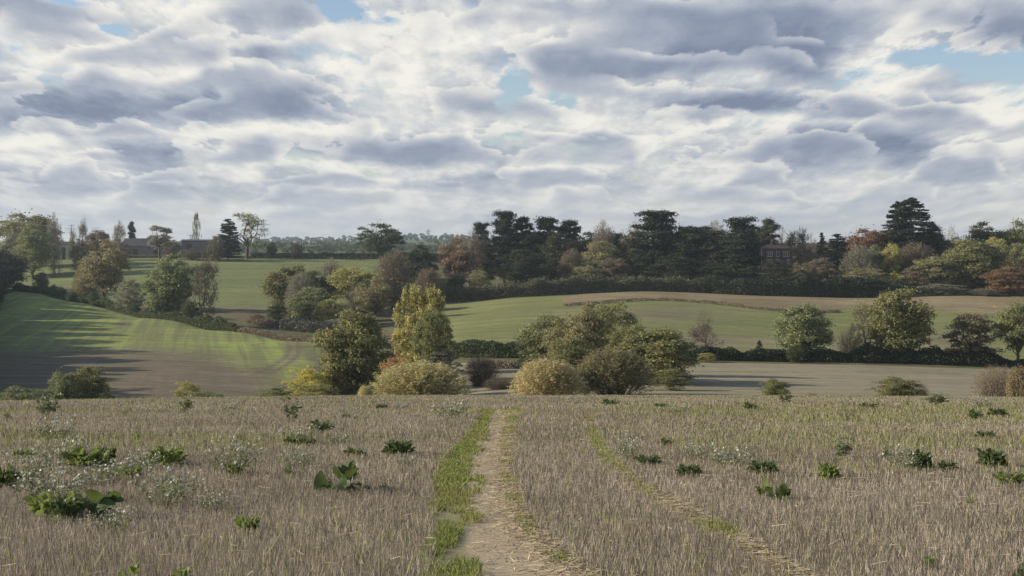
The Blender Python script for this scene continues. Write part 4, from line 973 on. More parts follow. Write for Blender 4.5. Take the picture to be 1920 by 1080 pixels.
r, w, h, dp = barn('barn', 'long plain grey barn below the slender poplar', 'barn', 374, 850, 60, 449, 452, 10, M['render'], M['slate'])
part('door', join([box(-6.5, -3.5, -dp / 2 - .06, -dp / 2 - .01, 0, h * .8)]), M['board'], r)
part('sunlit_corner', join([box(-w / 2 - .25, -w / 2 - .02, -dp / 2 - .1, -dp / 2 + .2, 0, h)]), M['white'], r)  # bright left edge of the barn in sun, painted as a white strip
r, w, h, dp = barn('shed', 'small cream shed beside the thin sparse tree', 'shed', 122, 790, 24, 453, 458, 5, M['cream'], M['slate'])
part('door', join([box(-1.0, 1.0, -dp / 2 - .06, -dp / 2 - .01, 0, h * .8)]), M['board'], r)

def utility_pole(px, d, top, label, arm=True):
    u = d / F; x = (px - 960) * u; zb = float(H(px, d)) - .3; h = EYE + (HY - top) * u - zb
    root = link(bpy.data.objects.new('utility_pole', None)); root.location = (x, d, zb); tag(root, label, 'pole')
    V, Fq = tubes([(np.array([(0, 0, 0), (0, 0, h / 2), (0, 0, h)]), np.array([.2, .17, .13]))], 8)
    link(bpy.data.objects.new('pole', mesh('pole', V, Fq, [M['wood']], True)), root)
    if arm:
        part('crossarm', join([box(-1.3, 1.3, -.08, .08, h - .7, h - .5)]), M['wood'], root)
        part('insulator', join([box(q - .07, q + .07, -.07, .07, h - .5, h - .2) for q in (-1.1, 0, 1.1)]), M['white'], root)
utility_pole(357, 880, 440, 'wooden pole with crossarm beside the slender poplar')
utility_pole(565, 800, 449, 'plain wooden pole in the hilltop hedge', False)
utility_pole(1562, 640, 452, 'thin wooden pole in front of the dark blunt evergreen', False)

def pylon(px, d, top, label):
    u = d / F; x = (px - 960) * u; zb = float(H(px, d)); h = max(EYE + (HY - top) * u - zb, 20); t = .22 + d * .00006
    root = link(bpy.data.objects.new('pylon', None)); root.location = (x, d, zb); root.rotation_euler = (0, 0, R(12)); tag(root, label, 'pylon')
    segs = []; W = lambda z: h * .075 * (1 - z / h) ** 1.4 + .6
    lv = np.linspace(0, h, 10)
    for sx, sy in ((1, 1), (1, -1), (-1, 1), (-1, -1)):
        segs.append((np.array([(sx * W(z), sy * W(z), z) for z in lv]), np.full(10, t)))
    for a, b in zip(lv[:-1], lv[1:]):
        for (s1, s2) in (((1, 1), (1, -1)), ((1, -1), (-1, -1)), ((-1, -1), (-1, 1)), ((-1, 1), (1, 1))):
            segs.append((np.array([(s1[0] * W(a), s1[1] * W(a), a), (s2[0] * W(b), s2[1] * W(b), b)]), np.full(2, t * .5)))
    V, Fq = tubes(segs, 4); link(bpy.data.objects.new('lattice_tower', mesh('lattice_tower', V, Fq, [M['steel']])), root)
    for f, aw in ((.95, .16), (.80, .26), (.65, .2)):
        z = h * f; L = h * aw; segs = [(np.array([(-L, 0, z), (-W(z), 0, z + .8), (W(z), 0, z + .8), (L, 0, z)]), np.full(4, t * .7)), (np.array([(-L, 0, z), (0, 0, z - .6), (L, 0, z)]), np.full(3, t * .7))]
        V, Fq = tubes(segs, 4); link(bpy.data.objects.new('crossarm', mesh('crossarm', V, Fq, [M['steel']])), root)
pylon(803, 3900, 430, 'hazy lattice pylon on the horizon right of the lone oak')
pylon(494, 3300, 411, 'faint lattice pylon behind the see-through autumn oak')
pylon(134, 3600, 421, 'faint lattice pylon above the cream shed')
# ------------------------------------------------------------------ weeds in the stubble
def mat_weed(name, a, b, transl=.35):
    m = bpy.data.materials.new(name); nt = nodes(m); g = N(nt, 'ShaderNodeNewGeometry')
    c = mixc(nt, g.outputs['Random Per Island'], a, b)
    p = N(nt, 'ShaderNodeBsdfPrincipled'); nt.links.new(c, p.inputs['Base Color']); p.inputs['Roughness'].default_value = .45; p.inputs['Specular IOR Level'].default_value = .35
    t = N(nt, 'ShaderNodeBsdfTranslucent'); nt.links.new(mixc(nt, .5, c, (.38, .45, .10)), t.inputs[0])
    mx = N(nt, 'ShaderNodeMixShader'); mx.inputs[0].default_value = transl
    nt.links.new(p.outputs[0], mx.inputs[1]); nt.links.new(t.outputs[0], mx.inputs[2]); o = N(nt, 'ShaderNodeOutputMaterial'); nt.links.new(mx.outputs[0], o.inputs[0]); return m
M['wdark'] = mat_weed('dark_weed_leaf', (.05, .085, .035), (.10, .14, .055), .25); M['wlime_lit'] = mat_weed('lime_backlit_leaf', (.13, .185, .05), (.23, .28, .08), .4)  # the lime leaf colour carries the glow of backlit leaves
M['wgrey'] = mat_weed('grey_weed_leaf', (.13, .16, .09), (.18, .20, .12), .3); M['wstem'] = mat_weed('weed_stem', (.12, .14, .06), (.17, .18, .09), .1)
M['petal'] = mat_weed('white_petal', (.78, .78, .72), (.70, .71, .60), .3)

def leaf_blades(rng, n, L, Wd, spread, hmax, arch=.8, cup=.25):
    """broad arching leaves rising from the ground round the plant"""
    Vs, Fs, o = [], [], 0; nu, nv = 7, 3
    for i in range(n):
        a = rng.random() * 2 * math.pi; r0 = spread * math.sqrt(rng.random()) * .75; bx, by = math.cos(a) * r0, math.sin(a) * r0
        da = a + rng.normal() * .7; l = L * (.55 + .6 * rng.random()); w = Wd * (.6 + .6 * rng.random()); e = .5 + 1.0 * rng.random(); zb = hmax * .45 * rng.random() * (1 - r0 / (spread + .01) * .5)
        u = np.linspace(0, 1, nu); ang = e - arch * u * (1 + .6 * rng.random())
        dx = np.cumsum(np.cos(ang)) * l / nu; dz = np.cumsum(np.sin(ang)) * l / nu; dx -= dx[0]; dz -= dz[0]
        wd = w * np.sin(np.clip(u * .95 + .03, 0, 1) ** .8 * math.pi) ** .7 / 2 + .003
        wd = wd * (1 + .18 * np.sin(u * 23 + i)); tw = rng.normal() * .4
        dirv = np.array([math.cos(da), math.sin(da)]); side = np.array([-dirv[1], dirv[0]])
        for k in range(nu):
            for s in (-1, 0, 1):
                Vs.append((bx + dirv[0] * dx[k] + side[0] * wd[k] * s * math.cos(tw), by + dirv[1] * dx[k] + side[1] * wd[k] * s * math.cos(tw), zb + dz[k] + abs(s) * wd[k] * cup + s * wd[k] * math.sin(tw) + rng.normal() * .004))
        for k in range(nu - 1):
            for s in range(nv - 1): q = o + k * nv + s; Fs.append((q, q + 1, q + nv + 1, q + nv))
        o += nu * nv
    return np.array(Vs), np.array(Fs)
def stems_of(rng, n, spread, h, droop=.2):
    segs = []; tips = []
    for i in range(n):
        a = rng.random() * 2 * math.pi; r = spread * math.sqrt(rng.random()); hh = h * (.55 + .5 * rng.random())
        b = np.array([math.cos(a) * r * .3, math.sin(a) * r * .3, 0]); t = np.array([math.cos(a) * r, math.sin(a) * r, hh]); m = (b + t) / 2 + np.array([0, 0, .06])
        segs.append((np.array([b, m, t]), np.array([.006, .005, .003])))
        for q in range(4):
            f = .35 + .6 * rng.random(); p = b * (1 - f) ** 2 + 2 * m * f * (1 - f) + t * f * f; e = p + np.array([rng.normal() * .07, rng.normal() * .07, .05 + .10 * rng.random()]); segs.append((np.array([p, e]), np.array([.003, .002]))); tips.append(e)
        tips.append(t)
    return segs, np.array(tips)
_wp = {}
def weed_proto(kind, v):
    key = (kind, v)
    if key in _wp: return _wp[key]
    rng = np.random.default_rng(1000 + v * 17 + sum(map(ord, kind))); out = []
    if kind == 'leafy':        # nominal 1 m wide, .45 m high
        V, Fq = leaf_blades(rng, 74, .25, .13, .40, .55); out.append(('leaves', mesh('broad_leaves', V, Fq, [M['wdark']], True), 0))
        s, t = stems_of(rng, 9, .3, .30); V, Fq = tubes(s, 4); out.append(('stem', mesh('weed_stem', V, Fq, [M['wstem']]), None))
    elif kind == 'rosette':
        V, Fq = leaf_blades(rng, 17, .34, .24, .26, .55, arch=.8); out.append(('leaves', mesh('big_leaves', V, Fq, [M['wdark']], True), 0))
        s, t = stems_of(rng, 5, .2, .28); V, Fq = tubes(s, 4); out.append(('stem', mesh('weed_stem', V, Fq, [M['wstem']]), None))
    elif kind == 'flower':
        s, t = stems_of(rng, 20, .62, .50); V, Fq = tubes(s, 4); out.append(('stem', mesh('weed_stem', V, Fq, [M['wstem']]), None))
        P = np.concatenate([p for p, r in s]); k = rng.integers(0, len(P), 260); P = P[k] + rng.normal(size=(260, 3)) * np.array([.06, .06, .04]); P[:, 2] *= .8; P[:, 2] = np.abs(P[:, 2])
        out.append(('leaves', mesh('small_leaves', cards(rng, P, rng.normal(size=P.shape) + [0, 0, .5], .05), np.arange(1040).reshape(-1, 4), [M['wgrey']]), 1))
        n = len(t); P = np.concatenate([t, t + rng.normal(size=t.shape) * .02]); P = P[rng.random(len(P)) < .5]
        V = np.concatenate([cards(rng, P, rng.normal(size=P.shape) * .6 + [0, 0, 1.], .046, .95), cards(rng, P, rng.normal(size=P.shape) + [0, 0, .3], .034, .95)])
        out.append(('blossoms', mesh('blossoms', V, np.arange(len(V)).reshape(-1, 4), [M['petal']]), None))
    elif kind == 'tall':
        s, t = stems_of(rng, 7, .22, .9); V, Fq = tubes(s, 4); out.append(('stem', mesh('weed_stem', V, Fq, [M['wstem']]), None))
        P = np.concatenate([p[1:] for p, r in s]); k = rng.integers(0, len(P), 260); P = P[k] + rng.normal(size=(260, 3)) * .04
        out.append(('leaves', mesh('small_leaves', cards(rng, P, rng.normal(size=P.shape), .085), np.arange(1040).reshape(-1, 4), [M['wgrey']]), 1))
    elif kind == 'sprig':
        V, Fq = leaf_blades(rng, 14, .20, .07, .14, .40, arch=.5); out.append(('leaves', mesh('sprig_leaves', V, Fq, [M['wlime_lit']], True), 0))
        s, t = stems_of(rng, 5, .12, .36); V, Fq = tubes(s, 4); out.append(('stem', mesh('weed_stem', V, Fq, [M['wstem']]), None))
    _wp[key] = out; return out
NOM = {'leafy': (1., .46), 'rosette': (.9, .5), 'flower': (1., .58), 'tall': (.5, .95), 'sprig': (.5, .48)}
_rw = random.Random(8); _wi = [0]
def weed(kind, px, py, wpx, hpx, m, label, name=None, cat=None):
    """a weed rooted where the field shows at column px, row py (of its foot)"""
    d = near_d(max(py, 748.0)) if py < 1115 else near_d(1115); x = (px - 960) / F * d; u = d / F
    _wi[0] += 1; v = _wi[0] % 4
    nm = name or {'leafy': 'leafy_weed', 'rosette': 'broad_leaved_weed', 'flower': 'flowering_weed', 'tall': 'tall_weed', 'sprig': 'weed_sprig'}[kind]
    root = link(bpy.data.objects.new(nm, None)); root.location = (x, d, float(near_z(x, d))); root.empty_display_size = .1
    tag(root, label, cat or ('wildflower' if kind == 'flower' else 'weed'))
    g = 1.0 if kind == 'flower' else 1.22
    sx = wpx * g * u / NOM[kind][0]; sz = (hpx * g * u + .05) / NOM[kind][1]
    for pn, me, slot in weed_proto(kind, v):
        o = link(bpy.data.objects.new(pn, me), root); o.scale = (sx, min(sx, .8), max(sz, .12)); o.rotation_euler = (0, 0, _rw.random() * 6.28 if pn == 'x' else v * 1.3)
        if m and slot is not None: o.material_slots[0].link = 'OBJECT'; o.material_slots[0].material = M[m]
W = weed
# left of the path
W('leafy', 10, 916, 62, 44, 'wdark', 'dark leafy weed cut by the left edge of the picture')
W('flower', 52, 915, 95, 62, 'wgrey', 'white-flowered weed right of the weed cut by left edge')
W('flower', 105, 830, 88, 42, 'wgrey', 'white-flowered weed highest up the field on far left')
W('tall', 92, 792, 46, 48, 'wgrey', 'tall grey-green weed near the crest on far left')
W('sprig', 14, 788, 24, 16, 'wdark', 'small dark sprig at the left edge near the crest')
W('leafy', 45, 866, 50, 22, 'wlime_lit', 'small yellow-green weed left of the large lime clump')
W('leafy', 165, 884, 92, 46, 'wlime_lit', 'large lime-green weed clump with flowers on its left')
W('leafy', 202, 872, 34, 40, 'wdark', 'darker upright weed at the right of the lime clump')
W('flower', 112, 884, 80, 60, 'wgrey', 'pale flowers at the left of the large lime clump')
W('leafy', 312, 878, 76, 46, 'wlime_lit', 'bright lime broad-leaved weed, brightest on the left side')
W('flower', 275, 888, 70, 40, 'wgrey', 'white flowers in front of the brightest lime weed')
W('leafy', 244, 899, 48, 26, 'wlime_lit', 'low lime weed between two white-flowered patches')
W('flower', 190, 912, 120, 44, 'wgrey', 'wide white-flowered patch below the large lime clump')
W('flower', 432, 896, 100, 68, 'wgrey', 'tall spray of white flowers left of the path, alone')
W('leafy', 440, 894, 36, 30, 'wlime_lit', 'green leaves at the foot of the tall white spray')
W('leafy', 105, 968, 100, 50, 'wlime_lit', 'leafy left half of the largest weed patch')
W('rosette', 172, 972, 92, 52, 'wdark', 'dark broad-leaved right half of the largest weed patch')
W('leafy', 122, 974, 70, 44, 'wdark', 'dark centre of the largest weed patch on the left')
W('flower', 110, 944, 150, 60, 'wgrey', 'white flowers behind the largest weed patch')
W('sprig', 104, 982, 24, 24, 'wlime_lit', 'pale drooping sprig under the largest weed patch')
W('flower', 208, 1010, 78, 50, 'wgrey', 'white-flowered weed in front of the largest weed patch')
W('flower', 305, 952, 130, 62, 'wgrey', 'thin scatter of white flowers right of largest patch')
W('flower', 398, 962, 60, 36, 'wgrey', 'small compact white-flowered weed below the tall spray')
W('leafy', 466, 1002, 46, 34, 'wlime_lit', 'small leafy weed low in the left stubble, alone')
W('sprig', 541, 895, 34, 24, 'wlime_lit', 'yellow-green sprig above and left of the biggest-leaved weed')
W('flower', 556, 880, 70, 34, 'wgrey', 'sparse white flowers above the yellow-green sprig')
W('leafy', 547, 838, 30, 18, 'wdark', 'left one of two small dark flowering weeds')
W('leafy', 579, 838, 30, 18, 'wdark', 'right one of two small dark flowering weeds')
W('flower', 560, 836, 66, 36, 'wgrey', 'white flowers behind the two small dark weeds')
W('rosette', 634, 926, 88, 66, 'wdark', 'biggest-leaved dark green weed left of the path')
W('rosette', 656, 906, 36, 46, 'wdark', 'upright leaf cluster behind the biggest-leaved weed')
W('sprig', 690, 926, 34, 18, 'wgrey', 'small grey sprig right of the biggest-leaved weed')
W('sprig', 722, 922, 36, 14, 'wgrey', 'low grey sprig nearest the path grass on its left')
W('leafy', 748, 856, 62, 38, 'wdark', 'dark green pointed-leaved weed near the bend of path')
W('leafy', 668, 858, 46, 18, 'wdark', 'flat dark weed above the biggest-leaved weed')
W('flower', 760, 876, 44, 24, 'wgrey', 'small white flowers below the pointed-leaved weed')
W('leafy', 604, 814, 54, 28, 'wdark', 'dark weed midway up the stubble, left of two sprigs')
W('sprig', 652, 788, 40, 18, 'wdark', 'dark sprig near the crest left of the path')
W('tall', 545, 800, 30, 42, 'wgrey', 'tall thin weed near the crest above dark weed')
W('flower', 634, 836, 44, 24, 'wgrey', 'small white-flowered weed above the flat dark weed')
W('flower', 845, 792, 72, 38, 'wgrey', 'pale flowering weed beside the far end of the path')
W('leafy', 716, 770, 28, 13, 'wdark', 'tiny dark weed on the crest left of the path')
W('flower', 752, 770, 30, 14, 'wgrey', 'tiny white-flowered weed on the crest left of path')
W('sprig', 450, 834, 30, 22, 'wdark', 'dark windblown sprig in the middle of left stubble')
W('sprig', 477, 812, 22, 12, 'wlime_lit', 'tiny yellow-green sprig above the dark windblown sprig')
W('tall', 348, 780, 20, 34, 'wgrey', 'thin upright weed near the left crest')
W('sprig', 256, 836, 14, 32, 'wlime_lit', 'single thin upright sprig above the brightest lime weed')
W('sprig', 235, 784, 32, 18, 'wlime_lit', 'small pale sprig near the crest on the left')
W('flower', 430, 772, 30, 16, 'wgrey', 'tiny white-flowered weed on the left crest')
W('rosette', 245, 1098, 46, 34, 'wlime_lit', 'lime leaf poking in at the bottom edge, left one')
W('rosette', 340, 1098, 36, 28, 'wlime_lit', 'lime leaf poking in at the bottom edge, right one')
# right of the path
W('flower', 1085, 760, 26, 12, 'wgrey', 'tiny white-flowered weed on the crest right of path')
W('leafy', 1145, 762, 56, 15, 'wdark', 'long low dark weed on the crest right of path')
W('leafy', 1240, 768, 32, 12, 'wdark', 'low dark weed right of the long low crest weed')
W('flower', 1180, 862, 54, 48, 'wgrey', 'pale flowering weed just right of the wheel track')
W('leafy', 1218, 872, 46, 24, 'wdark', 'dark trailing weed at the foot of the pale flowering weed')
W('leafy', 1250, 836, 28, 16, 'wdark', 'tiny dark weed above the dark trailing weed')
W('leafy', 1293, 894, 54, 26, 'wdark', 'dark leafy weed between wheel track and white patch')
W('flower', 1304, 862, 52, 30, 'wgrey', 'pale weed left of the wide white-flowered patch')
W('flower', 1365, 876, 96, 42, 'wgrey', 'wide white-flowered patch right of the wheel track')
W('flower', 1265, 782, 60, 20, 'wgrey', 'faint white flowers near the crest right of the path')
W('leafy', 1432, 892, 62, 32, 'wdark', 'dark leafy weed above the weed with one sunlit leaf')
W('rosette', 1462, 944, 54, 40, 'wdark', 'dark weed with one sunlit yellow leaf right of wheel track')
W('rosette', 1432, 934, 34, 26, 'wlime_lit', 'leaf painted sunlit yellow-green at the left of the dark weed')  # sunlight on this leaf is put into its colour
W('leafy', 1408, 772, 30, 20, 'wdark', 'small dark weed near the small round bush')
W('sprig', 1482, 862, 30, 18, 'wlime_lit', 'little lime weed above the dark leafy weed')
W('leafy', 1556, 902, 46, 36, 'wlime_lit', 'compact lime weed in the middle of right stubble')
W('sprig', 1590, 794, 22, 26, 'wdark', 'thin dark sprig high in the right stubble')
W('tall', 1578, 866, 30, 34, 'wgrey', 'thin brownish weed above the compact lime weed')
W('flower', 1690, 886, 76, 44, 'wgrey', 'pale flowering weed left of the dark bushy weed')
W('leafy', 1728, 886, 50, 46, 'wdark', 'dark bushy weed with pale flowers on its left')
W('leafy', 1778, 888, 34, 26, 'wdark', 'small dark weed right of the dark bushy weed')
W('sprig', 1662, 862, 28, 22, 'wdark', 'brownish sprig above and left of pale flowering weed')
W('leafy', 1850, 828, 44, 18, 'wdark', 'flat dark weed near the right edge, high up')
W('leafy', 1862, 882, 60, 42, 'wdark', 'spiky dark weed near the right edge')
W('leafy', 1896, 912, 60, 30, 'wlime_lit', 'lime weed cut by the right edge of the picture')
W('leafy', 1830, 790, 30, 26, 'wdark', 'grey-dark weed near the crest, left of a pair')
W('leafy', 1872, 784, 40, 22, 'wdark', 'dark weed near the crest, right of a pair')
W('flower', 1843, 768, 50, 24, 'wgrey', 'pale weed on the crest before the tan willow shrub')
W('leafy', 1630, 768, 34, 14, 'wdark', 'low dark weed on the crest left of wide bramble')
W('sprig', 1702, 766, 30, 18, 'wlime_lit', 'pale green sprig in front of the wide bramble')
W('tall', 1752, 764, 44, 22, 'wgrey', 'thin grey weed on the crest right of wide bramble')
W('tall', 1472, 762, 30, 20, 'wgrey', 'thin grey weed below the small round bush')
W('sprig', 1818, 952, 18, 36, 'wlime_lit', 'single upright lime sprig alone in the right stubble')
W('leafy', 1745, 1072, 28, 18, 'wlime_lit', 'tiny yellow-green weed near the bottom right')
W('rosette', 1918, 1102, 40, 30, 'wdark', 'leaf poking in at the bottom right corner')
# ------------------------------------------------------------------ haze, sun, sky, camera
def haze():
    V, Fs = box(-8500, 8500, -900, 6100, -80, 105)
    m = bpy.data.materials.new('haze_air'); m.use_nodes = True; nt = m.node_tree; nt.nodes.clear()
    v = N(nt, 'ShaderNodeVolumePrincipled'); v.inputs['Color'].default_value = (.74, .87, 1.0, 1); v.inputs['Density'].default_value = HAZE; v.inputs['Anisotropy'].default_value = .55
    o = N(nt, 'ShaderNodeOutputMaterial'); nt.links.new(v.outputs[0], o.inputs['Volume'])
    ob = link(bpy.data.objects.new('haze', pymesh('haze', V, Fs, [m]))); tag(ob, 'pale bluish haze in the air over the whole valley', None, None, 'stuff')
HAZE = .95e-4
haze()
sun = bpy.data.lights.new('sun', 'SUN'); sun.energy = 5.0; sun.angle = R(.55); sun.color = (1.0, .89, .74)
so = link(bpy.data.objects.new('sun', sun)); so.rotation_euler = (R(90 - SUN_EL), 0, R(-SUN_AZ) + math.pi)
from mathutils import Vector
sv = Vector((math.sin(R(SUN_AZ)) * math.cos(R(SUN_EL)), math.cos(R(SUN_AZ)) * math.cos(R(SUN_EL)), math.sin(R(SUN_EL))))
so.rotation_euler = sv.to_track_quat('Z', 'Y').to_euler()

w = bpy.data.worlds.new('World'); sc.world = w; w.use_nodes = True; nt = w.node_tree; nt.nodes.clear()
sky = N(nt, 'ShaderNodeTexSky', sky_type='NISHITA'); sky.sun_disc = False; sky.sun_elevation = R(SUN_EL); sky.sun_rotation = R(SUN_AZ); sky.air_density = 1.0; sky.dust_density = .6
tc = N(nt, 'ShaderNodeTexCoord'); D = tc.outputs['Generated']
sep = N(nt, 'ShaderNodeSeparateXYZ'); nt.links.new(D, sep.inputs[0]); dx, dy, dz = sep.outputs
az = math_(nt, 'ARCTAN2', dx, dy); el = math_(nt, 'ARCSINE', dz)
ep = math_(nt, 'MAXIMUM', el, 0.0)
ea = math_(nt, 'ADD', ep, .16)
# cloud layer coordinates: bearing and height, crowding together towards the horizon
qx = math_(nt, 'DIVIDE', az, ea); qy = math_(nt, 'DIVIDE', -.46, ea)
cq = N(nt, 'ShaderNodeCombineXYZ'); nt.links.new(qx, cq.inputs[0]); nt.links.new(qy, cq.inputs[1]); Q = cq.outputs[0]
def vadd(v, off):
    a = N(nt, 'ShaderNodeVectorMath', operation='ADD'); nt.links.new(v, a.inputs[0]); a.inputs[1].default_value = off; return a.outputs[0]
nw = noise(nt, Q, 2.6, 6, .55)           # warp that makes the cloud edges ragged
ns = N(nt, 'ShaderNodeVectorMath', operation='SUBTRACT'); nt.links.new(nw.outputs['Color'], ns.inputs[0]); ns.inputs[1].default_value = (.5, .5, .5)
ca = N(nt, 'ShaderNodeCombineXYZ'); nt.links.new(az, ca.inputs[0]); nt.links.new(el, ca.inputs[1])
wm = N(nt, 'ShaderNodeVectorMath', operation='MULTIPLY_ADD'); nt.links.new(ns.outputs[0], wm.inputs[0]); wm.inputs[1].default_value = (.11, .040, 0); nt.links.new(ca.outputs[0], wm.inputs[2])
A = wm.outputs[0]
def blob(px, py, rx, ry, amp, soft=0.0):
    """a cloud mass in the sky, by bearing and elevation"""
    a = math.atan((px - 960) / F); e = math.atan((HY - py) / F * math.cos(a)); sx, sy = F / rx, F / ry
    m = N(nt, 'ShaderNodeVectorMath', operation='MULTIPLY_ADD'); nt.links.new(A, m.inputs[0]); m.inputs[1].default_value = (sx, sy, 0); m.inputs[2].default_value = (-a * sx, -e * sy, 0)
    l = N(nt, 'ShaderNodeVectorMath', operation='LENGTH'); nt.links.new(m.outputs[0], l.inputs[0])
    r = N(nt, 'ShaderNodeMapRange', interpolation_type='SMOOTHSTEP'); r.inputs['From Min'].default_value = 1.5; r.inputs['From Max'].default_value = .3
    r.inputs['To Min'].default_value = 0; r.inputs['To Max'].default_value = amp; nt.links.new(l.outputs['Value'], r.inputs['Value']); return r.outputs[0]
def total(lst, op='ADD'):
    v = blob(*lst[0])
    for b in lst[1:]: v = math_(nt, op, v, blob(*b))
    return v
DARK = [(1400, 48, 215, 70, .95), (1120, 112, 180, 28, .7), (1500, 125, 75, 45, .55), (1890, 52, 95, 44, .6), (80, 195, 170, 55, .5), (330, 202, 270, 30, .6), (560, 180, 70, 40, .5), (740, 285, 220, 32, .6),
        (300, 285, 90, 26, .5), (60, 340, 150, 28, .45), (1540, 202, 240, 24, .75), (1580, 275, 150, 48, .55), (1700, 290, 65, 40, .4), (430, 352, 260, 18, .4), (50, 22, 120, 24, .5), (440, 100, 85, 16, .45),
        (520, 30, 130, 34, .35), (1100, 265, 65, 22, .45), (880, 182, 70, 28, .35), (1340, 185, 80, 26, .5), (1000, 352, 220, 14, .25), (1800, 330, 90, 24, .3), (1330, 415, 260, 18, .25), (1010, 0, 120, 14, .5), (1420, 345, 120, 16, .25)]
BRIGHT = [(1640, 140, 70, 34, .9), (1870, 205, 60, 36, .8), (1200, 45, 60, 34, .6), (330, 110, 110, 40, .5), (1330, 222, 70, 20, .5), (500, 250, 160, 18, .45), (1020, 200, 60, 36, .4), (600, 322, 160, 14, .4), (1700, 20, 110, 26, .5), (90, 130, 110, 22, .4), (820, 130, 110, 46, .4), (60, 268, 70, 14, .4)]
BLUE = [(645, 22, 52, 34, 1.2), (725, 44, 46, 14, .9), (965, 150, 46, 40, 1.0), (1050, 190, 40, 20, .9), (1770, 100, 130, 22, 1.1), (1880, 130, 80, 38, 1.1), (225, 48, 20, 18, .9), (920, 262, 60, 14, .4), (130, 4, 40, 10, .9), (1030, 290, 90, 14, .5), (950, 195, 26, 50, .6), (1560, 420, 160, 14, .35)]
dark = total(DARK); bright = total(BRIGHT); blue = total(BLUE)
def billow(off, scale, det):
    """rounded heaps: sums of folded noise"""
    n = noise(nt, vadd(Q, off), scale, det, .55)
    return math_(nt, 'ABSOLUTE', math_(nt, 'MULTIPLY_ADD', n.outputs[0], 4, -2))
# height of the cloud surface and its change towards the light (up and to the left)
n1 = noise(nt, Q, 2.7, 9, .60); n1b = noise(nt, vadd(Q, (-.045, .050, 0)), 2.7, 9, .60)
b1 = billow((0, 0, 0), 7.5, 3); b1b = billow((-.020, .024, 0), 7.5, 3)
hgt = math_(nt, 'SUBTRACT', n1.outputs[0], math_(nt, 'MULTIPLY', b1, .07))
hgt2 = math_(nt, 'SUBTRACT', n1b.outputs[0], math_(nt, 'MULTIPLY', b1b, .07))
lit = math_(nt, 'MULTIPLY', math_(nt, 'SUBTRACT', hgt, hgt2), 5.2)
dk = math_(nt, 'MULTIPLY', dark, .62)
dk = math_(nt, 'SUBTRACT', dk, math_(nt, 'MULTIPLY', bright, .40))
dk = math_(nt, 'ADD', dk, math_(nt, 'MULTIPLY_ADD', hgt, 1.15, -.50))
dk = math_(nt, 'SUBTRACT', dk, math_(nt, 'MULTIPLY', lit, .34))
dk = math_(nt, 'ADD', dk, .27)
# heaped clouds in ranks one behind another: lumpy bright tops, flat grey bases
fb = math_(nt, 'ADD', math_(nt, 'MULTIPLY', math_(nt, 'SUBTRACT', noise(nt, Q, 6.5, 10, .68).outputs[0], .5), 1.0), math_(nt, 'MULTIPLY_ADD', b1, -.16, .07))
fs = noise(nt, Q, 3.2, 3, .5).outputs[0]
rows = [(436, 14, 24), (408, 20, 21), (374, 26, 18), (336, 32, 16), (294, 37, 14), (252, 41, 13), (210, 44, 12), (168, 48, 11), (126, 50, 10.5), (80, 54, 10), (34, 60, 9), (-8, 70, 7.5), (-75, 80, 7), (-150, 90, 6), (-240, 110, 5)]
S = dk; C = None
for k, (yb, hp, fr) in enumerate(rows):
    e0 = (HY - yb) / F; h = hp / F
    c1 = N(nt, 'ShaderNodeCombineXYZ'); nt.links.new(math_(nt, 'MULTIPLY', az, fr), c1.inputs[0]); nt.links.new(math_(nt, 'MULTIPLY', el, fr * 1.4), c1.inputs[1]); c1.inputs[2].default_value = k * 3.71 + 1.3
    cn = noise(nt, c1.outputs[0], 1.0, 2, .45).outputs[0]
    top = math_(nt, 'MULTIPLY_ADD', cn, h * 8.5, e0 - h * 3.75)
    top = math_(nt, 'ADD', top, math_(nt, 'MULTIPLY', fb, h * 2.9))
    dtop = math_(nt, 'DIVIDE', math_(nt, 'SUBTRACT', top, el), h)
    mt = N(nt, 'ShaderNodeMapRange', interpolation_type='SMOOTHSTEP'); nt.links.new(dtop, mt.inputs['Value']); mt.inputs['From Min'].default_value = -.05; mt.inputs['From Max'].default_value = (.8, .6, .45, .32)[min(k, 3)] if k < 4 else .26
    dbot = math_(nt, 'DIVIDE', math_(nt, 'SUBTRACT', el, math_(nt, 'MULTIPLY_ADD', fs, h * .9, e0 - h * .85)), h)
    mb = N(nt, 'ShaderNodeMapRange', interpolation_type='SMOOTHSTEP'); nt.links.new(dbot, mb.inputs['Value']); mb.inputs['From Min'].default_value = -.1; mb.inputs['From Max'].default_value = .45
    m = math_(nt, 'MULTIPLY', math_(nt, 'MULTIPLY', mt.outputs[0], mb.outputs[0]), (.45, .6, .75, .85)[min(k, 3)] if k < 4 else .86)
    sh = N(nt, 'ShaderNodeMapRange', interpolation_type='SMOOTHSTEP'); nt.links.new(math_(nt, 'ADD', dtop, math_(nt, 'MULTIPLY', fb, -2.0)), sh.inputs['Value']); sh.inputs['From Min'].default_value = .0; sh.inputs['From Max'].default_value = 1.25; sh.inputs['To Min'].default_value = .09; sh.inputs['To Max'].default_value = .66
    mx = N(nt, 'ShaderNodeMix', data_type='FLOAT'); nt.links.new(m, mx.inputs[0]); nt.links.new(S, mx.inputs[2]); nt.links.new(sh.outputs[0], mx.inputs[3]); S = mx.outputs[0]
    C = m if C is None else math_(nt, 'MAXIMUM', C, m)
dk = math_(nt, 'ADD', S, math_(nt, 'MULTIPLY', dark, .42))
dk = math_(nt, 'SUBTRACT', dk, math_(nt, 'MULTIPLY', bright, .14))
dk = math_(nt, 'SUBTRACT', dk, math_(nt, 'MULTIPLY', lit, .16))
dk = math_(nt, 'ADD', dk, math_(nt, 'MULTIPLY', math_(nt, 'SUBTRACT', noise(nt, vadd(Q, (3, 5, 0)), 13., 6, .62).outputs[0], .5), .30))
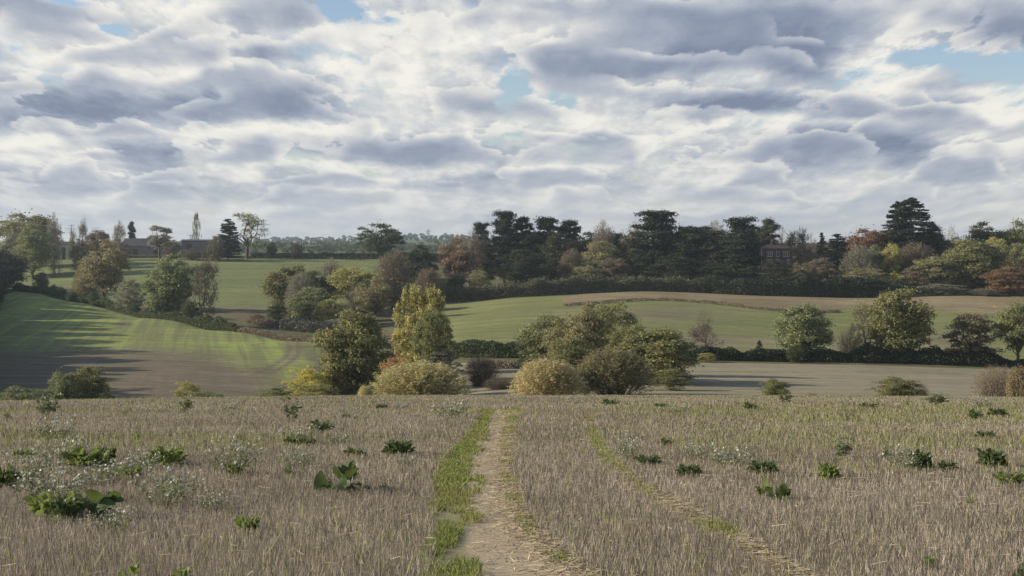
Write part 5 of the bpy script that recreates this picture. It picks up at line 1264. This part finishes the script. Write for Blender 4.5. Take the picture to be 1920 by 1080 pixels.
cc = ramp(nt, math_(nt, 'MULTIPLY', dk, .85), [(.034, (.90, .875, .80)), (.17, (.78, .768, .73)), (.30, (.63, .637, .645)), (.50, (.44, .475, .545)), (.75, (.29, .335, .43)), (1.0, (.20, .24, .34))])
up = N(nt, 'ShaderNodeMapRange'); up.inputs['From Min'].default_value = .22; up.inputs['From Max'].default_value = .5; up.inputs['To Max'].default_value = .75; nt.links.new(el, up.inputs['Value'])
cov = math_(nt, 'SUBTRACT', math_(nt, 'SUBTRACT', .72, up.outputs[0]), math_(nt, 'MULTIPLY', blue, .9))
cov = math_(nt, 'ADD', cov, math_(nt, 'MULTIPLY', math_(nt, 'SUBTRACT', n1.outputs[0], .5), 1.6))
cov = math_(nt, 'ADD', cov, math_(nt, 'MULTIPLY', C, .30))
cov = math_(nt, 'ADD', cov, math_(nt, 'MULTIPLY', dark, .3))
cov = math_(nt, 'ADD', cov, math_(nt, 'MULTIPLY', fb, 2.2))
cov = math_(nt, 'ADD', cov, math_(nt, 'MULTIPLY', math_(nt, 'SUBTRACT', noise(nt, vadd(Q, (8, 2, 0)), 8., 6, .6).outputs[0], .5), 1.2))
cf = ramp(nt, cov, [(.15, 0.0), (.56, .8), (.82, 1.0)])
BG = .1; EXK = .81
sc10 = N(nt, 'ShaderNodeVectorMath', operation='SCALE'); nt.links.new(cc, sc10.inputs[0])
# unseen overhead cloud, dimmed like a dull underside to weaken ambient light
ov = N(nt, 'ShaderNodeMapRange', interpolation_type='SMOOTHSTEP'); ov.inputs['From Min'].default_value = .2; ov.inputs['From Max'].default_value = .6; ov.inputs['To Min'].default_value = EXK / BG; ov.inputs['To Max'].default_value = EXK * .35 / BG; nt.links.new(el, ov.inputs['Value']); nt.links.new(ov.outputs[0], sc10.inputs['Scale'])
tint = mixc(nt, 1.0, sky.outputs[0], (1.0, 1.0, 1.1), 'MULTIPLY')
tc_ = mixc(nt, cf, tint, sc10.outputs[0])
# pale haze painted into the sky colour, stronger towards the horizon
hz = N(nt, 'ShaderNodeMapRange', interpolation_type='SMOOTHSTEP'); hz.inputs['From Min'].default_value = 0.0; hz.inputs['From Max'].default_value = .075; hz.inputs['To Min'].default_value = .60; hz.inputs['To Max'].default_value = 0; nt.links.new(el, hz.inputs['Value'])
fin = mixc(nt, hz.outputs[0], tc_, tuple(v * EXK / BG for v in (.64, .655, .685)))
bg = N(nt, 'ShaderNodeBackground'); bg.inputs['Strength'].default_value = BG; nt.links.new(fin, bg.inputs[0])
wo = N(nt, 'ShaderNodeOutputWorld'); nt.links.new(bg.outputs[0], wo.inputs[0])
w.cycles.sampling_method = 'MANUAL'; w.cycles.sample_map_resolution = 512

cam = bpy.data.cameras.new('camera'); co = link(bpy.data.objects.new('camera', cam)); sc.camera = co
cam.sensor_width = 36; cam.lens = F / 1920 * 36; cam.clip_start = .1; cam.clip_end = 20000; cam.shift_y = -(540 - HY) / 1920
co.location = (0, 0, EYE); co.rotation_euler = (R(90), 0, 0)
# near field is written relative to the eye: put the ground at z = 0 under the camera
sc.view_settings.view_transform = 'Standard'; sc.view_settings.look = 'None'; sc.view_settings.gamma = 1; sc.view_settings.exposure = 0.36
sc.cycles.max_bounces = 6; sc.cycles.diffuse_bounces = 3; sc.cycles.glossy_bounces = 2; sc.cycles.transmission_bounces = 4; sc.cycles.volume_bounces = 1; sc.cycles.transparent_max_bounces = 8
sc.cycles.use_denoising = True
sc.render.use_persistent_data = False
